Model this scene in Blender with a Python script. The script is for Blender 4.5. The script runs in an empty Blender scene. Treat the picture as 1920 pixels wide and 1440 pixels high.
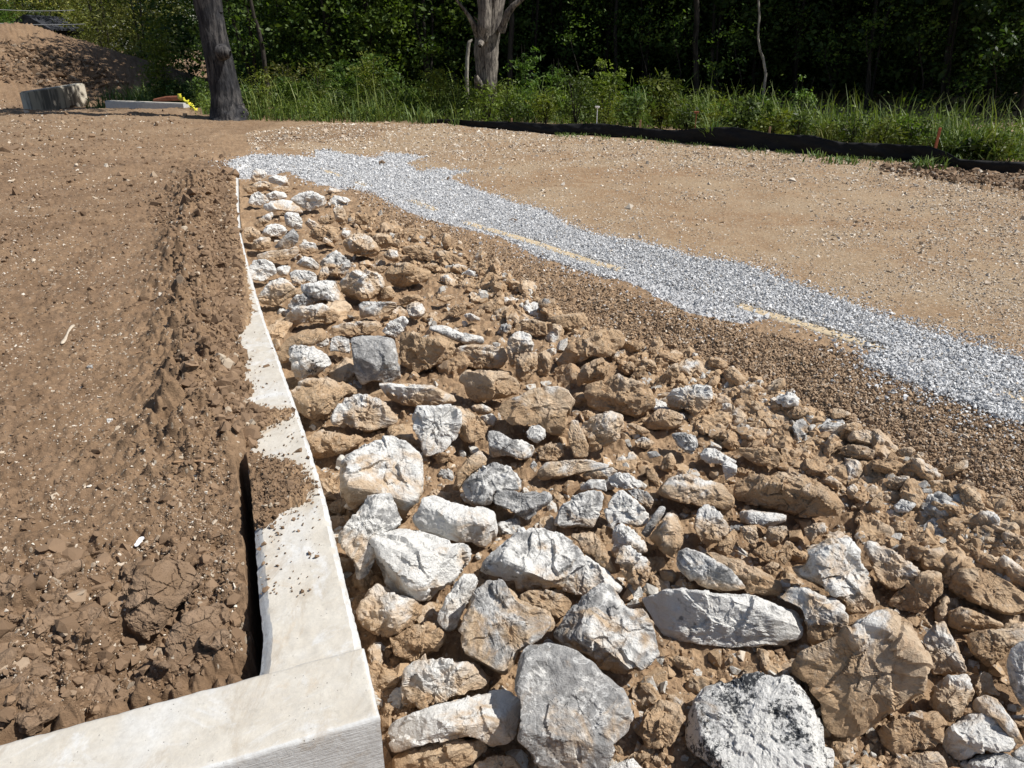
import bpy, bmesh, math, random
import numpy as np
from mathutils import Vector, Matrix

# ------------------------------------------------------------------ camera, light, exposure
SC = bpy.context.scene
COL = SC.collection
PITCH = math.radians(24.3)          # downward tilt of the camera
FPX = 1420.0                        # focal length in photo pixels (photo 1920 wide)
EYE = 1.5                           # eye height above the top of the near wall
cam_d = bpy.data.cameras.new('camera')
cam_d.sensor_width = 36.0
cam_d.lens = FPX / 1920.0 * 36.0
cam_d.clip_start = 0.05
cam_d.clip_end = 600.0
cam = bpy.data.objects.new('camera', cam_d)
COL.objects.link(cam)
cam.location = (0, 0, EYE)
cam.rotation_euler = (math.radians(90) - PITCH, 0, 0)
SC.camera = cam

SUN_EL = math.radians(53)
SUN_AZ = math.radians(97)           # clockwise from the view direction (+Y)
sun_dir = Vector((math.sin(SUN_AZ) * math.cos(SUN_EL), math.cos(SUN_AZ) * math.cos(SUN_EL), math.sin(SUN_EL)))
world = bpy.data.worlds.new('World')
SC.world = world
world.use_nodes = True
wn = world.node_tree
bg = wn.nodes['Background']
sky = wn.nodes.new('ShaderNodeTexSky')
sky.sky_type = 'NISHITA'
sky.sun_disc = False
sky.sun_elevation = SUN_EL
sky.sun_rotation = SUN_AZ
wn.links.new(sky.outputs[0], bg.inputs[0])
bg.inputs[1].default_value = 0.075
sun_d = bpy.data.lights.new('sun', 'SUN')
sun_d.energy = 4.9
sun_d.angle = math.radians(0.5)
sun_d.color = (1.0, 0.968, 0.915)
sun = bpy.data.objects.new('sun', sun_d)
COL.objects.link(sun)
sun.rotation_euler = sun_dir.to_track_quat('Z', 'Y').to_euler()
SC.view_settings.view_transform = 'Standard'
SC.view_settings.look = 'None'
SC.view_settings.exposure = 0.3
SC.view_settings.gamma = 1.0
SC.cycles.max_bounces = 6
SC.cycles.diffuse_bounces = 3
SC.cycles.transparent_max_bounces = 6

# ------------------------------------------------------------------ noise
_r = np.random.RandomState(7)
_P = np.concatenate([_r.permutation(256)] * 3).astype(np.int32)
_G3 = _r.normal(size=(256, 3)); _G3 /= np.linalg.norm(_G3, axis=1)[:, None]
_a = _r.rand(256) * 2 * np.pi
_G2 = np.stack([np.cos(_a), np.sin(_a)], 1)

def _fade(t): return t * t * t * (t * (t * 6 - 15) + 10)

def perlin3(p):
    i = np.floor(p).astype(np.int64); f = p - i; i &= 255
    u = _fade(f); out = 0
    for dx in (0, 1):
        for dy in (0, 1):
            for dz in (0, 1):
                h = _P[_P[_P[i[:, 0] + dx] + i[:, 1] + dy] + i[:, 2] + dz] & 255
                g = _G3[h]
                d = g[:, 0] * (f[:, 0] - dx) + g[:, 1] * (f[:, 1] - dy) + g[:, 2] * (f[:, 2] - dz)
                w = (u[:, 0] if dx else 1 - u[:, 0]) * (u[:, 1] if dy else 1 - u[:, 1]) * (u[:, 2] if dz else 1 - u[:, 2])
                out = out + w * d
    return out * 1.5

def fbm3(p, octv=4, gain=.5, lac=2.03, ridge=False):
    a = 1.0; s = 0; n = 0
    for k in range(octv):
        v = perlin3(p + 17.3 * k)
        s = s + a * ((1 - 2 * np.abs(v)) if ridge else v); n += a
        p = p * lac; a *= gain
    return s / n

def perlin2(x, y):
    ix = np.floor(x).astype(np.int64); iy = np.floor(y).astype(np.int64)
    fx = x - ix; fy = y - iy; ix &= 255; iy &= 255
    ux = _fade(fx); uy = _fade(fy); out = 0
    for dx in (0, 1):
        for dy in (0, 1):
            g = _G2[_P[_P[ix + dx] + iy + dy] & 255]
            d = g[..., 0] * (fx - dx) + g[..., 1] * (fy - dy)
            out = out + (ux if dx else 1 - ux) * (uy if dy else 1 - uy) * d
    return out * 1.6

def fbm2(x, y, octv=4, gain=.5, off=0.0):
    a = 1.0; s = 0; n = 0
    for k in range(octv):
        s = s + a * perlin2(x + 31.7 * k + off, y + 11.9 * k - off); n += a
        x = x * 2.03; y = y * 2.03; a *= gain
    return s / n

_J = _r.rand(256, 3)
def worley2(x, y):
    """distance to the nearest and second nearest jittered point, and a random value of the nearest cell"""
    ix = np.floor(x).astype(np.int64); iy = np.floor(y).astype(np.int64)
    f1 = np.full(x.shape, 9.0); f2 = np.full(x.shape, 9.0); rv = np.zeros(x.shape)
    for dx in (-1, 0, 1):
        for dy in (-1, 0, 1):
            cx = ix + dx; cy = iy + dy
            j = _J[_P[_P[cx & 255] + (cy & 255)] & 255]
            d = np.hypot(cx + j[..., 0] - x, cy + j[..., 1] - y)
            nb = d < f1
            f2 = np.where(nb, f1, np.minimum(f2, d))
            rv = np.where(nb, j[..., 2], rv)
            f1 = np.where(nb, d, f1)
    return f1, f2, rv

def sstep(a, b, x):
    t = np.clip((x - a) / (b - a), 0, 1)
    return t * t * (3 - 2 * t)

# ------------------------------------------------------------------ where a point of the photograph lies in the place
CT, ST = math.cos(PITCH), math.sin(PITCH)
def ray(px, py):
    px = np.asarray(px, float); py = np.asarray(py, float)
    a = (px - 960) / FPX; b = (720 - py) / FPX
    d = np.stack([a, CT + b * ST, -ST + b * CT], -1)
    return d / np.linalg.norm(d, axis=-1)[..., None]

def on_level(px, py, z=0.0):
    d = ray(px, py)
    t = (z - EYE) / d[..., 2]
    return np.stack([d[..., 0] * t, d[..., 1] * t], -1)

def poly(s):
    return np.array([[float(v) for v in q.split(',')] for q in s.split()])

def in_poly(x, y, P):
    r = np.zeros(x.shape, bool)
    n = len(P)
    for i in range(n):
        x0, y0 = P[i]; x1, y1 = P[(i + 1) % n]
        c = ((y0 > y) != (y1 > y)) & (x < (x1 - x0) * (y - y0) / ((y1 - y0) if y1 != y0 else 1e-9) + x0)
        r ^= c
    return r

# wall top, traced: right (outer) edge and left (soil side) edge
WR = on_level(*poly('683,1212 668,1165 655,1120 610,930 570,800 530,690 497,600 478,540 462,480 450,430 446,380 445,322').T)
W_YC = WR[0, 1]; W_YE = WR[-1, 1]
def xr(y): return np.interp(y, WR[:, 1], WR[:, 0])
def wallT(y): return np.interp(y, [1.5, 3.0, 8.0], [0.272, 0.262, 0.25])
# short return wall at the near corner: inner and outer top edges
RI0, RI1 = on_level(0, 1395), on_level(683, 1212)
RO0, RO1 = on_level(400, 1440), on_level(712, 1345)
def side(P, A, B):  # signed distance, positive to the left of A->B
    d = (B - A) / np.linalg.norm(B - A)
    return d[0] * (P[1] - A[1]) - d[1] * (P[0] - A[0])

Z_ROAD = -0.07
KERB_PX = poly('560,302 600,317 675,344 790,383 870,417 1000,455 1100,489 1160,505 1300,546 1440,590 1560,625 1650,655 1900,745 1990,778')
KERB = on_level(*KERB_PX.T, Z_ROAD)
def kerb_g(x, y):
    """signed distance to the kerb line, positive on the road side"""
    best = np.full(np.shape(x), 1e9); sg = np.zeros(np.shape(x))
    n = len(KERB)
    for i in range(n - 1):
        A, B = KERB[i], KERB[i + 1]
        d = B - A; L = np.hypot(*d); d = d / L
        t = (x - A[0]) * d[0] + (y - A[1]) * d[1]
        lo = -1e9 if i == 0 else 0; hi = 1e9 if i == n - 2 else L
        t = np.clip(t, lo, hi)
        dx = x - (A[0] + d[0] * t); dy = y - (A[1] + d[1] * t)
        dd = np.hypot(dx, dy)
        s = np.where(d[0] * dy - d[1] * dx > 0, 1.0, -1.0)
        nb = dd < best
        best = np.where(nb, dd, best); sg = np.where(nb, s, sg)
    return best * sg

def h_base(x, y):
    """ground level without its small relief"""
    x = np.asarray(x, float); y = np.asarray(y, float)
    yc = np.clip(y, WR[0, 1], 60)
    lat = x - xr(yc)
    g = kerb_g(x, y)
    # riprap side and road side
    low = np.interp(y, [1.0, 1.6, 2.4, 3.4, 4.6, 6.5, 9.0], [-.64, -.58, -.42, -.27, -.16, -.08, -.05])
    t = sstep(0.12, 1.35, -g)
    hr = Z_ROAD + (low - Z_ROAD) * t
    hr = hr + np.where(g > 0, -0.02 * sstep(5, 14, g), 0)
    # soil behind the wall
    hl = -0.05 + 0.075 * sstep(2.15, 2.9, y) + 0.10 * sstep(.8, 5, -lat) * sstep(1.5, 6, y)
    hl = hl - 0.12 * sstep(2.3, 1.5, y) * sstep(1.2, .1, -lat)
    far = sstep(19, 25, y - 0.15 * x) * sstep(-6.0, -8.5, x)
    hl = hl - 0.55 * far
    mound = np.minimum(3.5 * np.clip(1 - np.hypot(x + 23.2, (y - 35) * 1.25) / 10.8, 0, 1), 2.6)
    hl = hl + mound
    tl = sstep(-0.16, -0.10, lat)
    # beyond the wall's end both sides meet
    wend = sstep(W_YE - .2, W_YE + 1.4, y)
    tm = sstep(-2.0, 1.5, lat)
    side_t = tl * (1 - wend) + tm * wend
    return hl * (1 - side_t) + hr * side_t

def hit(px, py, fn=None):
    """points of the ground seen at photo pixels"""
    fn = fn or h_base
    d = ray(np.atleast_1d(px), np.atleast_1d(py))
    n = len(d)
    t = np.geomspace(1.2, 90, 260)
    tt = np.zeros(n); done = np.zeros(n, bool); prev = np.full(n, t[0])
    for k in t:
        z = EYE + d[:, 2] * k
        below = (z < fn(d[:, 0] * k, d[:, 1] * k)) & ~done
        if below.any():
            lo = prev[below].copy(); hi = np.full(below.sum(), k); dd = d[below]
            for _ in range(12):
                m = (lo + hi) / 2
                b = (EYE + dd[:, 2] * m) < fn(dd[:, 0] * m, dd[:, 1] * m)
                hi = np.where(b, m, hi); lo = np.where(b, lo, m)
            tt[below] = hi; done |= below
        prev[:] = k
        if done.all(): break
    tt[~done] = 80
    return d * tt[:, None] + np.array([0, 0, EYE])

# ------------------------------------------------------------------ mesh and material helpers
def mesh_obj(name, V, F, mat=None, smooth=False, parent=None, loc=None, attr=None):
    """V (n,3); F (m,3) or (m,4) array"""
    V = np.asarray(V, np.float32); F = np.asarray(F, np.int32)
    me = bpy.data.meshes.new(name)
    me.vertices.add(len(V)); me.vertices.foreach_set('co', V.ravel())
    k = F.shape[1]
    me.loops.add(F.size); me.loops.foreach_set('vertex_index', F.ravel())
    me.polygons.add(len(F))
    me.polygons.foreach_set('loop_start', np.arange(0, F.size, k, dtype=np.int32))
    me.polygons.foreach_set('loop_total', np.full(len(F), k, np.int32))
    me.polygons.foreach_set('use_smooth', np.full(len(F), bool(smooth)))
    if attr is not None:
        a = me.color_attributes.new('tint', 'FLOAT_COLOR', 'POINT')
        A = np.ones((len(V), 4), np.float32); A[:, :attr.shape[1]] = attr
        a.data.foreach_set('color', A.ravel())
    me.update(calc_edges=True)
    if mat: me.materials.append(mat)
    o = bpy.data.objects.new(name, me)
    COL.objects.link(o)
    if loc is not None: o.location = loc
    if parent: o.parent = parent
    return o

def bm_obj(name, bm, mat=None, parent=None, smooth=False, loc=None):
    me = bpy.data.meshes.new(name)
    for f in bm.faces: f.smooth = smooth
    bm.to_mesh(me); bm.free()
    if mat: me.materials.append(mat)
    o = bpy.data.objects.new(name, me); COL.objects.link(o)
    if loc is not None: o.location = loc
    if parent: o.parent = parent
    return o

def tag(o, label=None, cat=None, group=None, kind=None):
    if label: o['label'] = label
    if cat: o['category'] = cat
    if group: o['group'] = group
    if kind: o['kind'] = kind
    return o

def empty(name, loc):
    o = bpy.data.objects.new(name, None); COL.objects.link(o); o.location = loc
    o.empty_display_size = .1
    return o

class NT:
    """small shorthand for building a node material"""
    def __init__(s, name):
        s.m = bpy.data.materials.new(name); s.m.use_nodes = True
        s.t = s.m.node_tree; s.b = s.t.nodes['Principled BSDF']
        s.b.inputs['Specular IOR Level'].default_value = .25
        s.tc = s.t.nodes.new('ShaderNodeTexCoord')
    def n(s, typ, **kw):
        nd = s.t.nodes.new('ShaderNode' + typ)
        for k, v in kw.items(): setattr(nd, k, v)
        return nd
    def put(s, sock, v):
        if isinstance(v, bpy.types.NodeSocket): s.t.links.new(v, sock)
        elif isinstance(v, (tuple, list)) and len(v) == 3 and sock.type == 'RGBA': sock.default_value = (*v, 1)
        else: sock.default_value = v
    def noise(s, vec, scale, det=6, rough=.6, dist=0.0, lac=2.0):
        nd = s.n('TexNoise'); s.put(nd.inputs['Vector'], vec); nd.inputs['Scale'].default_value = scale
        nd.inputs['Detail'].default_value = det; nd.inputs['Roughness'].default_value = rough
        nd.inputs['Distortion'].default_value = dist; nd.inputs['Lacunarity'].default_value = lac
        return nd.outputs['Fac']
    def vor(s, vec, scale, feature='F1', out='Distance', rand=1.0):
        nd = s.n('TexVoronoi', feature=feature); s.put(nd.inputs['Vector'], vec)
        nd.inputs['Scale'].default_value = scale; nd.inputs['Randomness'].default_value = rand
        return nd.outputs[out]
    def math(s, op, a, b=0.0, c=0.0, clamp=False):
        nd = s.n('Math', operation=op, use_clamp=clamp)
        s.put(nd.inputs[0], a); s.put(nd.inputs[1], b); s.put(nd.inputs[2], c)
        return nd.outputs[0]
    def ramp(s, x, a, b, lo=0.0, hi=1.0, smooth=True):
        nd = s.n('MapRange', interpolation_type='SMOOTHSTEP' if smooth else 'LINEAR')
        s.put(nd.inputs['Value'], x); s.put(nd.inputs['From Min'], a); s.put(nd.inputs['From Max'], b)
        s.put(nd.inputs['To Min'], lo); s.put(nd.inputs['To Max'], hi)
        return nd.outputs[0]
    def mix(s, f, a, b, blend='MIX'):
        nd = s.n('Mix', data_type='RGBA', blend_type=blend)
        s.put(nd.inputs[0], f); s.put(nd.inputs[6], a); s.put(nd.inputs[7], b)
        return nd.outputs[2]
    def sep(s, v):
        nd = s.n('SeparateXYZ'); s.put(nd.inputs[0], v); return nd.outputs
    def sepc(s, v):
        nd = s.n('SeparateColor'); s.put(nd.inputs[0], v); return nd.outputs
    def scale(s, v, k):
        nd = s.n('VectorMath', operation='MULTIPLY'); s.put(nd.inputs[0], v); nd.inputs[1].default_value = k
        return nd.outputs[0]
    def add(s, v, w):
        nd = s.n('VectorMath', operation='ADD'); s.put(nd.inputs[0], v); s.put(nd.inputs[1], w)
        return nd.outputs[0]
    def attr(s, name):
        nd = s.n('Attribute', attribute_name=name); return nd.outputs['Color']
    def bump(s, h, strength=.5, dist=.01, normal=None):
        nd = s.n('Bump'); nd.inputs['Strength'].default_value = strength; nd.inputs['Distance'].default_value = dist
        s.put(nd.inputs['Height'], h)
        if normal: s.put(nd.inputs['Normal'], normal)
        return nd.outputs[0]
    def done(s, color, normal=None, rough=.9):
        s.put(s.b.inputs['Base Color'], color); s.put(s.b.inputs['Roughness'], rough)
        if normal: s.put(s.b.inputs['Normal'], normal)
        return s.m
# ------------------------------------------------------------------ materials
MUD = (0.345, 0.222, 0.128)
def mat_rock():
    s = NT('limestone')
    oi = s.n('ObjectInfo')
    rnd = s.math('MULTIPLY', oi.outputs['Random'], 57.0)
    cb = s.n('CombineXYZ'); s.put(cb.inputs[0], rnd); s.put(cb.inputs[1], s.math('MULTIPLY', rnd, .37)); s.put(cb.inputs[2], s.math('MULTIPLY', rnd, 1.7))
    v = s.add(s.tc.outputs['Object'], cb.outputs[0])
    c = s.sepc(oi.outputs['Color']); mud, wht, drk = c[0], c[1], c[2]
    gz = s.sep(s.tc.outputs['Generated'])[2]
    nz = s.sep(s.n('NewGeometry').outputs['Normal'])[2]
    n1 = s.noise(v, 7, 7, .62, .6)
    n2 = s.noise(v, 28, 8, .68, .3)
    n3 = s.noise(v, 120, 4, .7)
    vs = s.scale(v, (1, 1.6, 3.4))
    nst = s.noise(vs, 11, 6, .65, 1.2)
    # bare stone: blue grey, with pale powdery faces
    grey = s.mix(s.ramp(n2, .35, .68), (0.235, 0.23, 0.222), (0.39, 0.38, 0.365))
    wm = s.math('ADD', s.math('MULTIPLY', n1, .55), s.math('ADD', s.math('MULTIPLY', n2, .45), s.math('MULTIPLY', nst, .35)))
    wm = s.ramp(s.math('ADD', wm, s.math('MULTIPLY', s.math('SUBTRACT', wht, .5), .62)), .61, .72)
    stone = s.mix(wm, grey, s.mix(n3, (0.56, 0.545, 0.51), (0.76, 0.745, 0.71)))
    # thin white veins
    vn = s.noise(v, 5, 5, .6, 1.6)
    vein = s.ramp(s.math('ABSOLUTE', s.math('SUBTRACT', vn, .5)), .0, .018, 1, 0)
    stone = s.mix(s.math('MULTIPLY', vein, .55), stone, (0.74, 0.73, 0.70))
    # black lichen like mottling
    dn = s.math('ADD', s.math('MULTIPLY', s.noise(v, 75, 6, .8), .6), s.math('MULTIPLY', s.noise(v, 8, 3, .6), .55))
    dm = s.ramp(s.math('ADD', dn, s.math('MULTIPLY', s.math('SUBTRACT', drk, .5), .62)), .67, .73)
    stone = s.mix(dm, stone, (0.055, 0.058, 0.062))
    # ochre staining, stronger low on the rock
    tn = s.math('ADD', s.noise(v, 6, 6, .65, .8), s.math('MULTIPLY', s.math('SUBTRACT', .55, gz), .22))
    tm = s.ramp(s.math('ADD', tn, s.math('MULTIPLY', mud, .45)), .56, .76)
    stain = s.mix(s.ramp(n2, .3, .7), (0.40, 0.26, 0.14), (0.56, 0.42, 0.27))
    stone = s.mix(s.math('MULTIPLY', tm, .85), stone, stain)
    # dried mud film, cracked, with chipped pale spots
    mn = s.math('ADD', s.math('MULTIPLY', s.noise(v, 4.5, 5, .55, .4), .9), s.math('MULTIPLY', s.math('SUBTRACT', .62, gz), .55))
    mm = s.math('ADD', s.math('ADD', mn, s.math('MULTIPLY', n2, .18)), s.math('MULTIPLY', s.math('SUBTRACT', mud, .5), .72))
    mm = s.ramp(mm, .60, .70)
    chip = s.ramp(s.math('ADD', s.noise(v, 46, 5, .65), s.math('MULTIPLY', s.noise(v, 6, 3, .6), .30)), .71, .77)
    mmk = s.math('MULTIPLY', mm, s.math('SUBTRACT', 1.0, s.math('MULTIPLY', chip, .8)))
    ck = s.vor(v, 52, 'DISTANCE_TO_EDGE')
    crack = s.ramp(ck, .0, .045, 1, 0)
    crk = s.math('MULTIPLY', s.math('MULTIPLY', crack, mm), s.ramp(s.noise(v, 9, 3, .6), .52, .66))
    mudc = s.mix(s.ramp(n1, .3, .7), (0.365, 0.243, 0.142), (0.49, 0.348, 0.215))
    mudc = s.mix(n3, mudc, s.mix(.35, mudc, (0.46, 0.33, 0.21)))
    col = s.mix(mmk, stone, mudc)
    col = s.mix(s.math('MULTIPLY', crk, .6), col, (0.10, 0.062, 0.035))
    # relief
    h = s.math('ADD', s.math('MULTIPLY', n2, 1.0), s.math('MULTIPLY', nst, .25))
    h = s.math('ADD', h, s.math('MULTIPLY', n3, .30))
    h = s.math('SUBTRACT', h, s.math('MULTIPLY', crk, .5))
    h = s.math('ADD', h, s.math('MULTIPLY', mmk, .12))
    return s.done(col, s.bump(h, .9, .022), .92)

def mat_ground():
    s = NT('soil and road dirt')
    v = s.tc.outputs['Object']
    z = s.sepc(s.attr('tint')); grav, road, rip = z[0], z[1], z[2]
    n0 = s.noise(v, .9, 5, .6); n1 = s.noise(v, 6, 6, .62); n2 = s.noise(v, 40, 6, .7); n3 = s.noise(v, 170, 3, .7)
    left = s.mix(s.ramp(n1, .32, .68), (0.175, 0.110, 0.063), (0.268, 0.176, 0.107))
    left = s.mix(s.ramp(n0, .42, .62), left, s.mix(.5, left, (0.31, 0.205, 0.12)))
    rd = s.mix(s.ramp(n0, .40, .62), (0.31, 0.20, 0.112), (0.37, 0.27, 0.17))
    rd = s.mix(s.ramp(s.noise(s.scale(v, (.35, 1, 1)), .8, 5, .62, .5), .50, .64), rd, (0.285, 0.170, 0.088))
    rd = s.mix(s.ramp(n1, .3, .7), rd, s.mix(.55, rd, (0.42, 0.32, 0.21)))
    rp = s.mix(s.ramp(n1, .3, .7), (0.29, 0.188, 0.109), (0.415, 0.285, 0.172))
    gv = s.mix(n2, (0.36, 0.36, 0.37), (0.60, 0.60, 0.60))
    col = s.mix(road, left, rd)
    col = s.mix(rip, col, rp)
    # pale stone chips trodden into the surface
    ve = s.n('TexVoronoi'); s.put(ve.inputs['Vector'], s.scale(v, (1, 1, .3))); ve.inputs['Scale'].default_value = 55
    vr = s.sepc(ve.outputs['Color'])
    dens = s.math('ADD', s.math('MULTIPLY', road, .38), s.math('ADD', .06, s.math('MULTIPLY', s.ramp(s.noise(v, 1.3, 4, .6), .45, .65), .26)))
    chip = s.math('MULTIPLY', s.ramp(ve.outputs['Distance'], .36, .28), s.math('LESS_THAN', vr[0], dens))
    chipc = s.mix(vr[1], (0.40, 0.30, 0.20), (0.68, 0.61, 0.50))
    col = s.mix(s.math('MULTIPLY', chip, .8), col, chipc)
    col = s.mix(s.ramp(n2, .38, .66), s.mix(.45, col, (0.11, 0.07, 0.042)), col)
    col = s.mix(grav, col, gv)
    h = s.math('ADD', s.math('MULTIPLY', n2, 1.0), s.math('MULTIPLY', n3, .35))
    h = s.math('ADD', h, s.math('MULTIPLY', chip, .25))
    return s.done(col, s.bump(h, .8, .014), .96)

def mat_clod():
    s = NT('soil clod')
    oi = s.n('ObjectInfo')
    v = s.add(s.tc.outputs['Object'], oi.outputs['Location'])
    n1 = s.noise(v, 9, 6, .6); n2 = s.noise(v, 55, 6, .7)
    c = s.mix(s.ramp(n1, .3, .7), (0.195, 0.128, 0.078), (0.275, 0.190, 0.125))
    ck = s.ramp(s.vor(v, 11, 'DISTANCE_TO_EDGE'), 0, .02, 1, 0)
    ck = s.math('MULTIPLY', ck, s.ramp(n1, .5, .56))
    c = s.mix(s.math('MULTIPLY', ck, .7), c, (0.05, 0.032, 0.02))
    c = s.mix(s.ramp(s.noise(v, 60, 2, .5), .72, .76), c, (0.55, 0.48, 0.38))
    h = s.math('SUBTRACT', s.math('ADD', n2, s.math('MULTIPLY', n1, .5)), ck)
    return s.done(c, s.bump(h, .8, .015), .95)

def mat_pebble(name, lo, hi, mean_dirt=None):
    """loose stones: each one's own grey or tan comes from its tint"""
    s = NT(name)
    t = s.sepc(s.attr('tint'))
    v = s.tc.outputs['Object']
    c = s.mix(t[0], lo, hi)
    if mean_dirt: c = s.mix(s.math('MULTIPLY', t[1], .9), c, mean_dirt)
    c = s.mix(s.math('MULTIPLY', s.noise(v, 120, 3, .7), .5), c, s.mix(.4, c, (0.1, 0.08, 0.06)))
    return s.done(c, s.bump(s.noise(v, 160, 3, .7), .5, .004), .9)

def mat_mudstone():
    s = NT('mud coated chunks')
    t = s.sepc(s.attr('tint')); v = s.tc.outputs['Object']
    n1 = s.noise(v, 9, 5, .6); n2 = s.noise(v, 42, 7, .68); n3 = s.noise(v, 150, 3, .7)
    c = s.mix(t[0], (0.285, 0.183, 0.105), (0.49, 0.345, 0.212))
    c = s.mix(s.ramp(n1, .35, .65), c, s.mix(.4, c, (0.50, 0.37, 0.235)))
    w = s.ramp(s.math('ADD', n2, s.math('MULTIPLY', t[1], .30)), .62, .70)
    c = s.mix(w, c, s.mix(n3, (0.46, 0.43, 0.38), (0.68, 0.66, 0.61)))
    g = s.ramp(s.math('ADD', n1, s.math('MULTIPLY', t[1], .12)), .62, .68)
    c = s.mix(s.math('MULTIPLY', g, .7), c, (0.30, 0.285, 0.26))
    h = s.math('ADD', n2, s.math('MULTIPLY', n3, .4))
    return s.done(c, s.bump(h, .8, .014), .93)

def mat_concrete():
    s = NT('concrete')
    v = s.tc.outputs['Object']
    g = s.n('NewGeometry'); up = s.sep(g.outputs['Normal'])[2]
    n0 = s.noise(v, 2.2, 5, .6); n1 = s.noise(v, 11, 6, .6, .4); n2 = s.noise(v, 90, 5, .7)
    brush = s.noise(s.scale(v, (3, 30, 90)), 2.2, 4, .6)
    top = s.mix(s.ramp(n1, .3, .7), (0.47, 0.43, 0.365), (0.54, 0.505, 0.44))
    top = s.mix(s.ramp(n0, .52, .66), top, (0.55, 0.535, 0.50))
    face = s.mix(s.ramp(n1, .3, .7), (0.50, 0.50, 0.49), (0.58, 0.585, 0.575))
    c = s.mix(s.ramp(up, .80, .97), face, top)
    spots = s.ramp(s.noise(v, 34, 4, .65), .62, .70)
    c = s.mix(s.math('MULTIPLY', spots, .5), c, (0.36, 0.33, 0.28))
    eff = s.ramp(s.noise(v, 4, 6, .7, 1.4), .54, .66)
    c = s.mix(s.math('MULTIPLY', eff, .6), c, (0.60, 0.605, 0.60))
    sm = s.ramp(s.noise(s.scale(v, (1, .35, 1)), 13, 6, .75, .6), .50, .70)
    c = s.mix(s.math('MULTIPLY', sm, .5), c, (0.34, 0.27, 0.19))
    stain = s.ramp(s.noise(v, 5, 5, .7, 1.0), .58, .72)
    c = s.mix(s.math('MULTIPLY', stain, .5), c, (0.46, 0.35, 0.23))
    c = s.mix(s.ramp(n2, .35, .7, 0, .55), c, s.mix(.6, c, (0.36, 0.34, 0.31)))
    pits = s.ramp(s.vor(v, 48), .10, .05)
    pits = s.math('MULTIPLY', pits, s.ramp(n1, .46, .56))
    c = s.mix(s.math('MULTIPLY', pits, .6), c, (0.22, 0.20, 0.17))
    h = s.math('ADD', s.math('MULTIPLY', n1, .5), s.math('MULTIPLY', n2, .3))
    h = s.math('ADD', h, s.math('MULTIPLY', brush, s.ramp(up, .8, .5, 0, .4)))
    h = s.math('SUBTRACT', h, pits)
    return s.done(c, s.bump(h, .6, .008), .88)

def mat_far_concrete():
    s = NT('stained concrete')
    v = s.tc.outputs['Object']
    st = s.noise(s.scale(v, (5, 5, .5)), 1.0, 5, .65)
    c = s.mix(s.ramp(st, .45, .60), (0.58, 0.52, 0.42), (0.20, 0.18, 0.16))
    c = s.mix(s.ramp(s.sep(s.tc.outputs['Generated'])[2], .9, .97), c, (0.5, 0.46, 0.38))
    return s.done(c, s.bump(s.noise(v, 20, 4), .4, .01), .9)

def mat_simple(name, a, b, scale=20, bump=.4, dist=.006, rough=.85, stretch=(1, 1, 1)):
    s = NT(name)
    v = s.scale(s.tc.outputs['Object'], stretch)
    n = s.noise(v, scale, 6, .65)
    return s.done(s.mix(s.ramp(n, .3, .7), a, b), s.bump(n, bump, dist), rough)

def mat_bark(name, a, b, dark, sc=3.0):
    s = NT(name)
    v = s.scale(s.tc.outputs['Object'], (1, 1, .16))
    n = s.noise(v, sc * 6, 8, .7, .5); m = s.noise(s.tc.outputs['Object'], 2.2, 5, .6)
    c = s.mix(s.ramp(n, .38, .62), dark, s.mix(s.ramp(m, .35, .65), a, b))
    return s.done(c, s.bump(n, .9, .03), .95)

def mat_leaf(name, a, b, trans=.35):
    s = NT(name)
    t = s.sepc(s.attr('tint'))
    oi = s.n('ObjectInfo')
    c = s.mix(t[0], a, b)
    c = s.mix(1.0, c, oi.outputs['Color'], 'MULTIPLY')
    s.put(s.b.inputs['Base Color'], c)
    s.b.inputs['Roughness'].default_value = .55
    s.b.inputs['Specular IOR Level'].default_value = .3
    tr = s.n('BsdfTranslucent'); s.put(tr.inputs[0], s.mix(1.0, c, (1.0, 1.15, .5), 'MULTIPLY'))
    mx = s.n('MixShader'); mx.inputs[0].default_value = trans
    out = s.t.nodes['Material Output']
    s.t.links.new(s.b.outputs[0], mx.inputs[1]); s.t.links.new(tr.outputs[0], mx.inputs[2])
    s.t.links.new(mx.outputs[0], out.inputs[0])
    return s.m

def mat_fabric():
    s = NT('black silt fabric')
    v = s.tc.outputs['Object']
    n = s.noise(s.scale(v, (1, 1, 3)), 5, 5, .6)
    c = s.mix(s.ramp(n, .4, .7), (0.005, 0.005, 0.006), (0.012, 0.011, 0.011))
    return s.done(c, s.bump(n, .4, .02), .75)

M = {}
M['rock'] = mat_rock()
M['ground'] = mat_ground()
M['clod'] = mat_clod()
M['gravel'] = mat_pebble('white gravel', (0.28, 0.283, 0.29), (0.76, 0.76, 0.755), (0.45, 0.36, 0.25))
M['browngravel'] = mat_pebble('brown gravel', (0.215, 0.138, 0.082), (0.475, 0.345, 0.225), (0.68, 0.61, 0.51))
M['mudstone'] = mat_mudstone()
M['chips'] = mat_pebble('stone chips', (0.46, 0.36, 0.25), (0.80, 0.74, 0.64), (0.27, 0.18, 0.11))
M['crumbs'] = mat_pebble('soil crumbs', (0.15, 0.095, 0.056), (0.26, 0.172, 0.106), (0.50, 0.42, 0.32))
M['concrete'] = mat_concrete()
M['farconc'] = mat_far_concrete()
M['kerb'] = mat_simple('dusty kerb', (0.42, 0.33, 0.21), (0.54, 0.44, 0.30), 25, .5, .006)
M['drywood'] = mat_simple('dry wood', (0.42, 0.34, 0.25), (0.60, 0.52, 0.42), 16, .7, .004, .85, (4, 4, .6))
M['brownwood'] = mat_simple('brown wood', (0.20, 0.12, 0.07), (0.33, 0.21, 0.12), 16, .7, .004, .85, (4, 4, .6))
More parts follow.
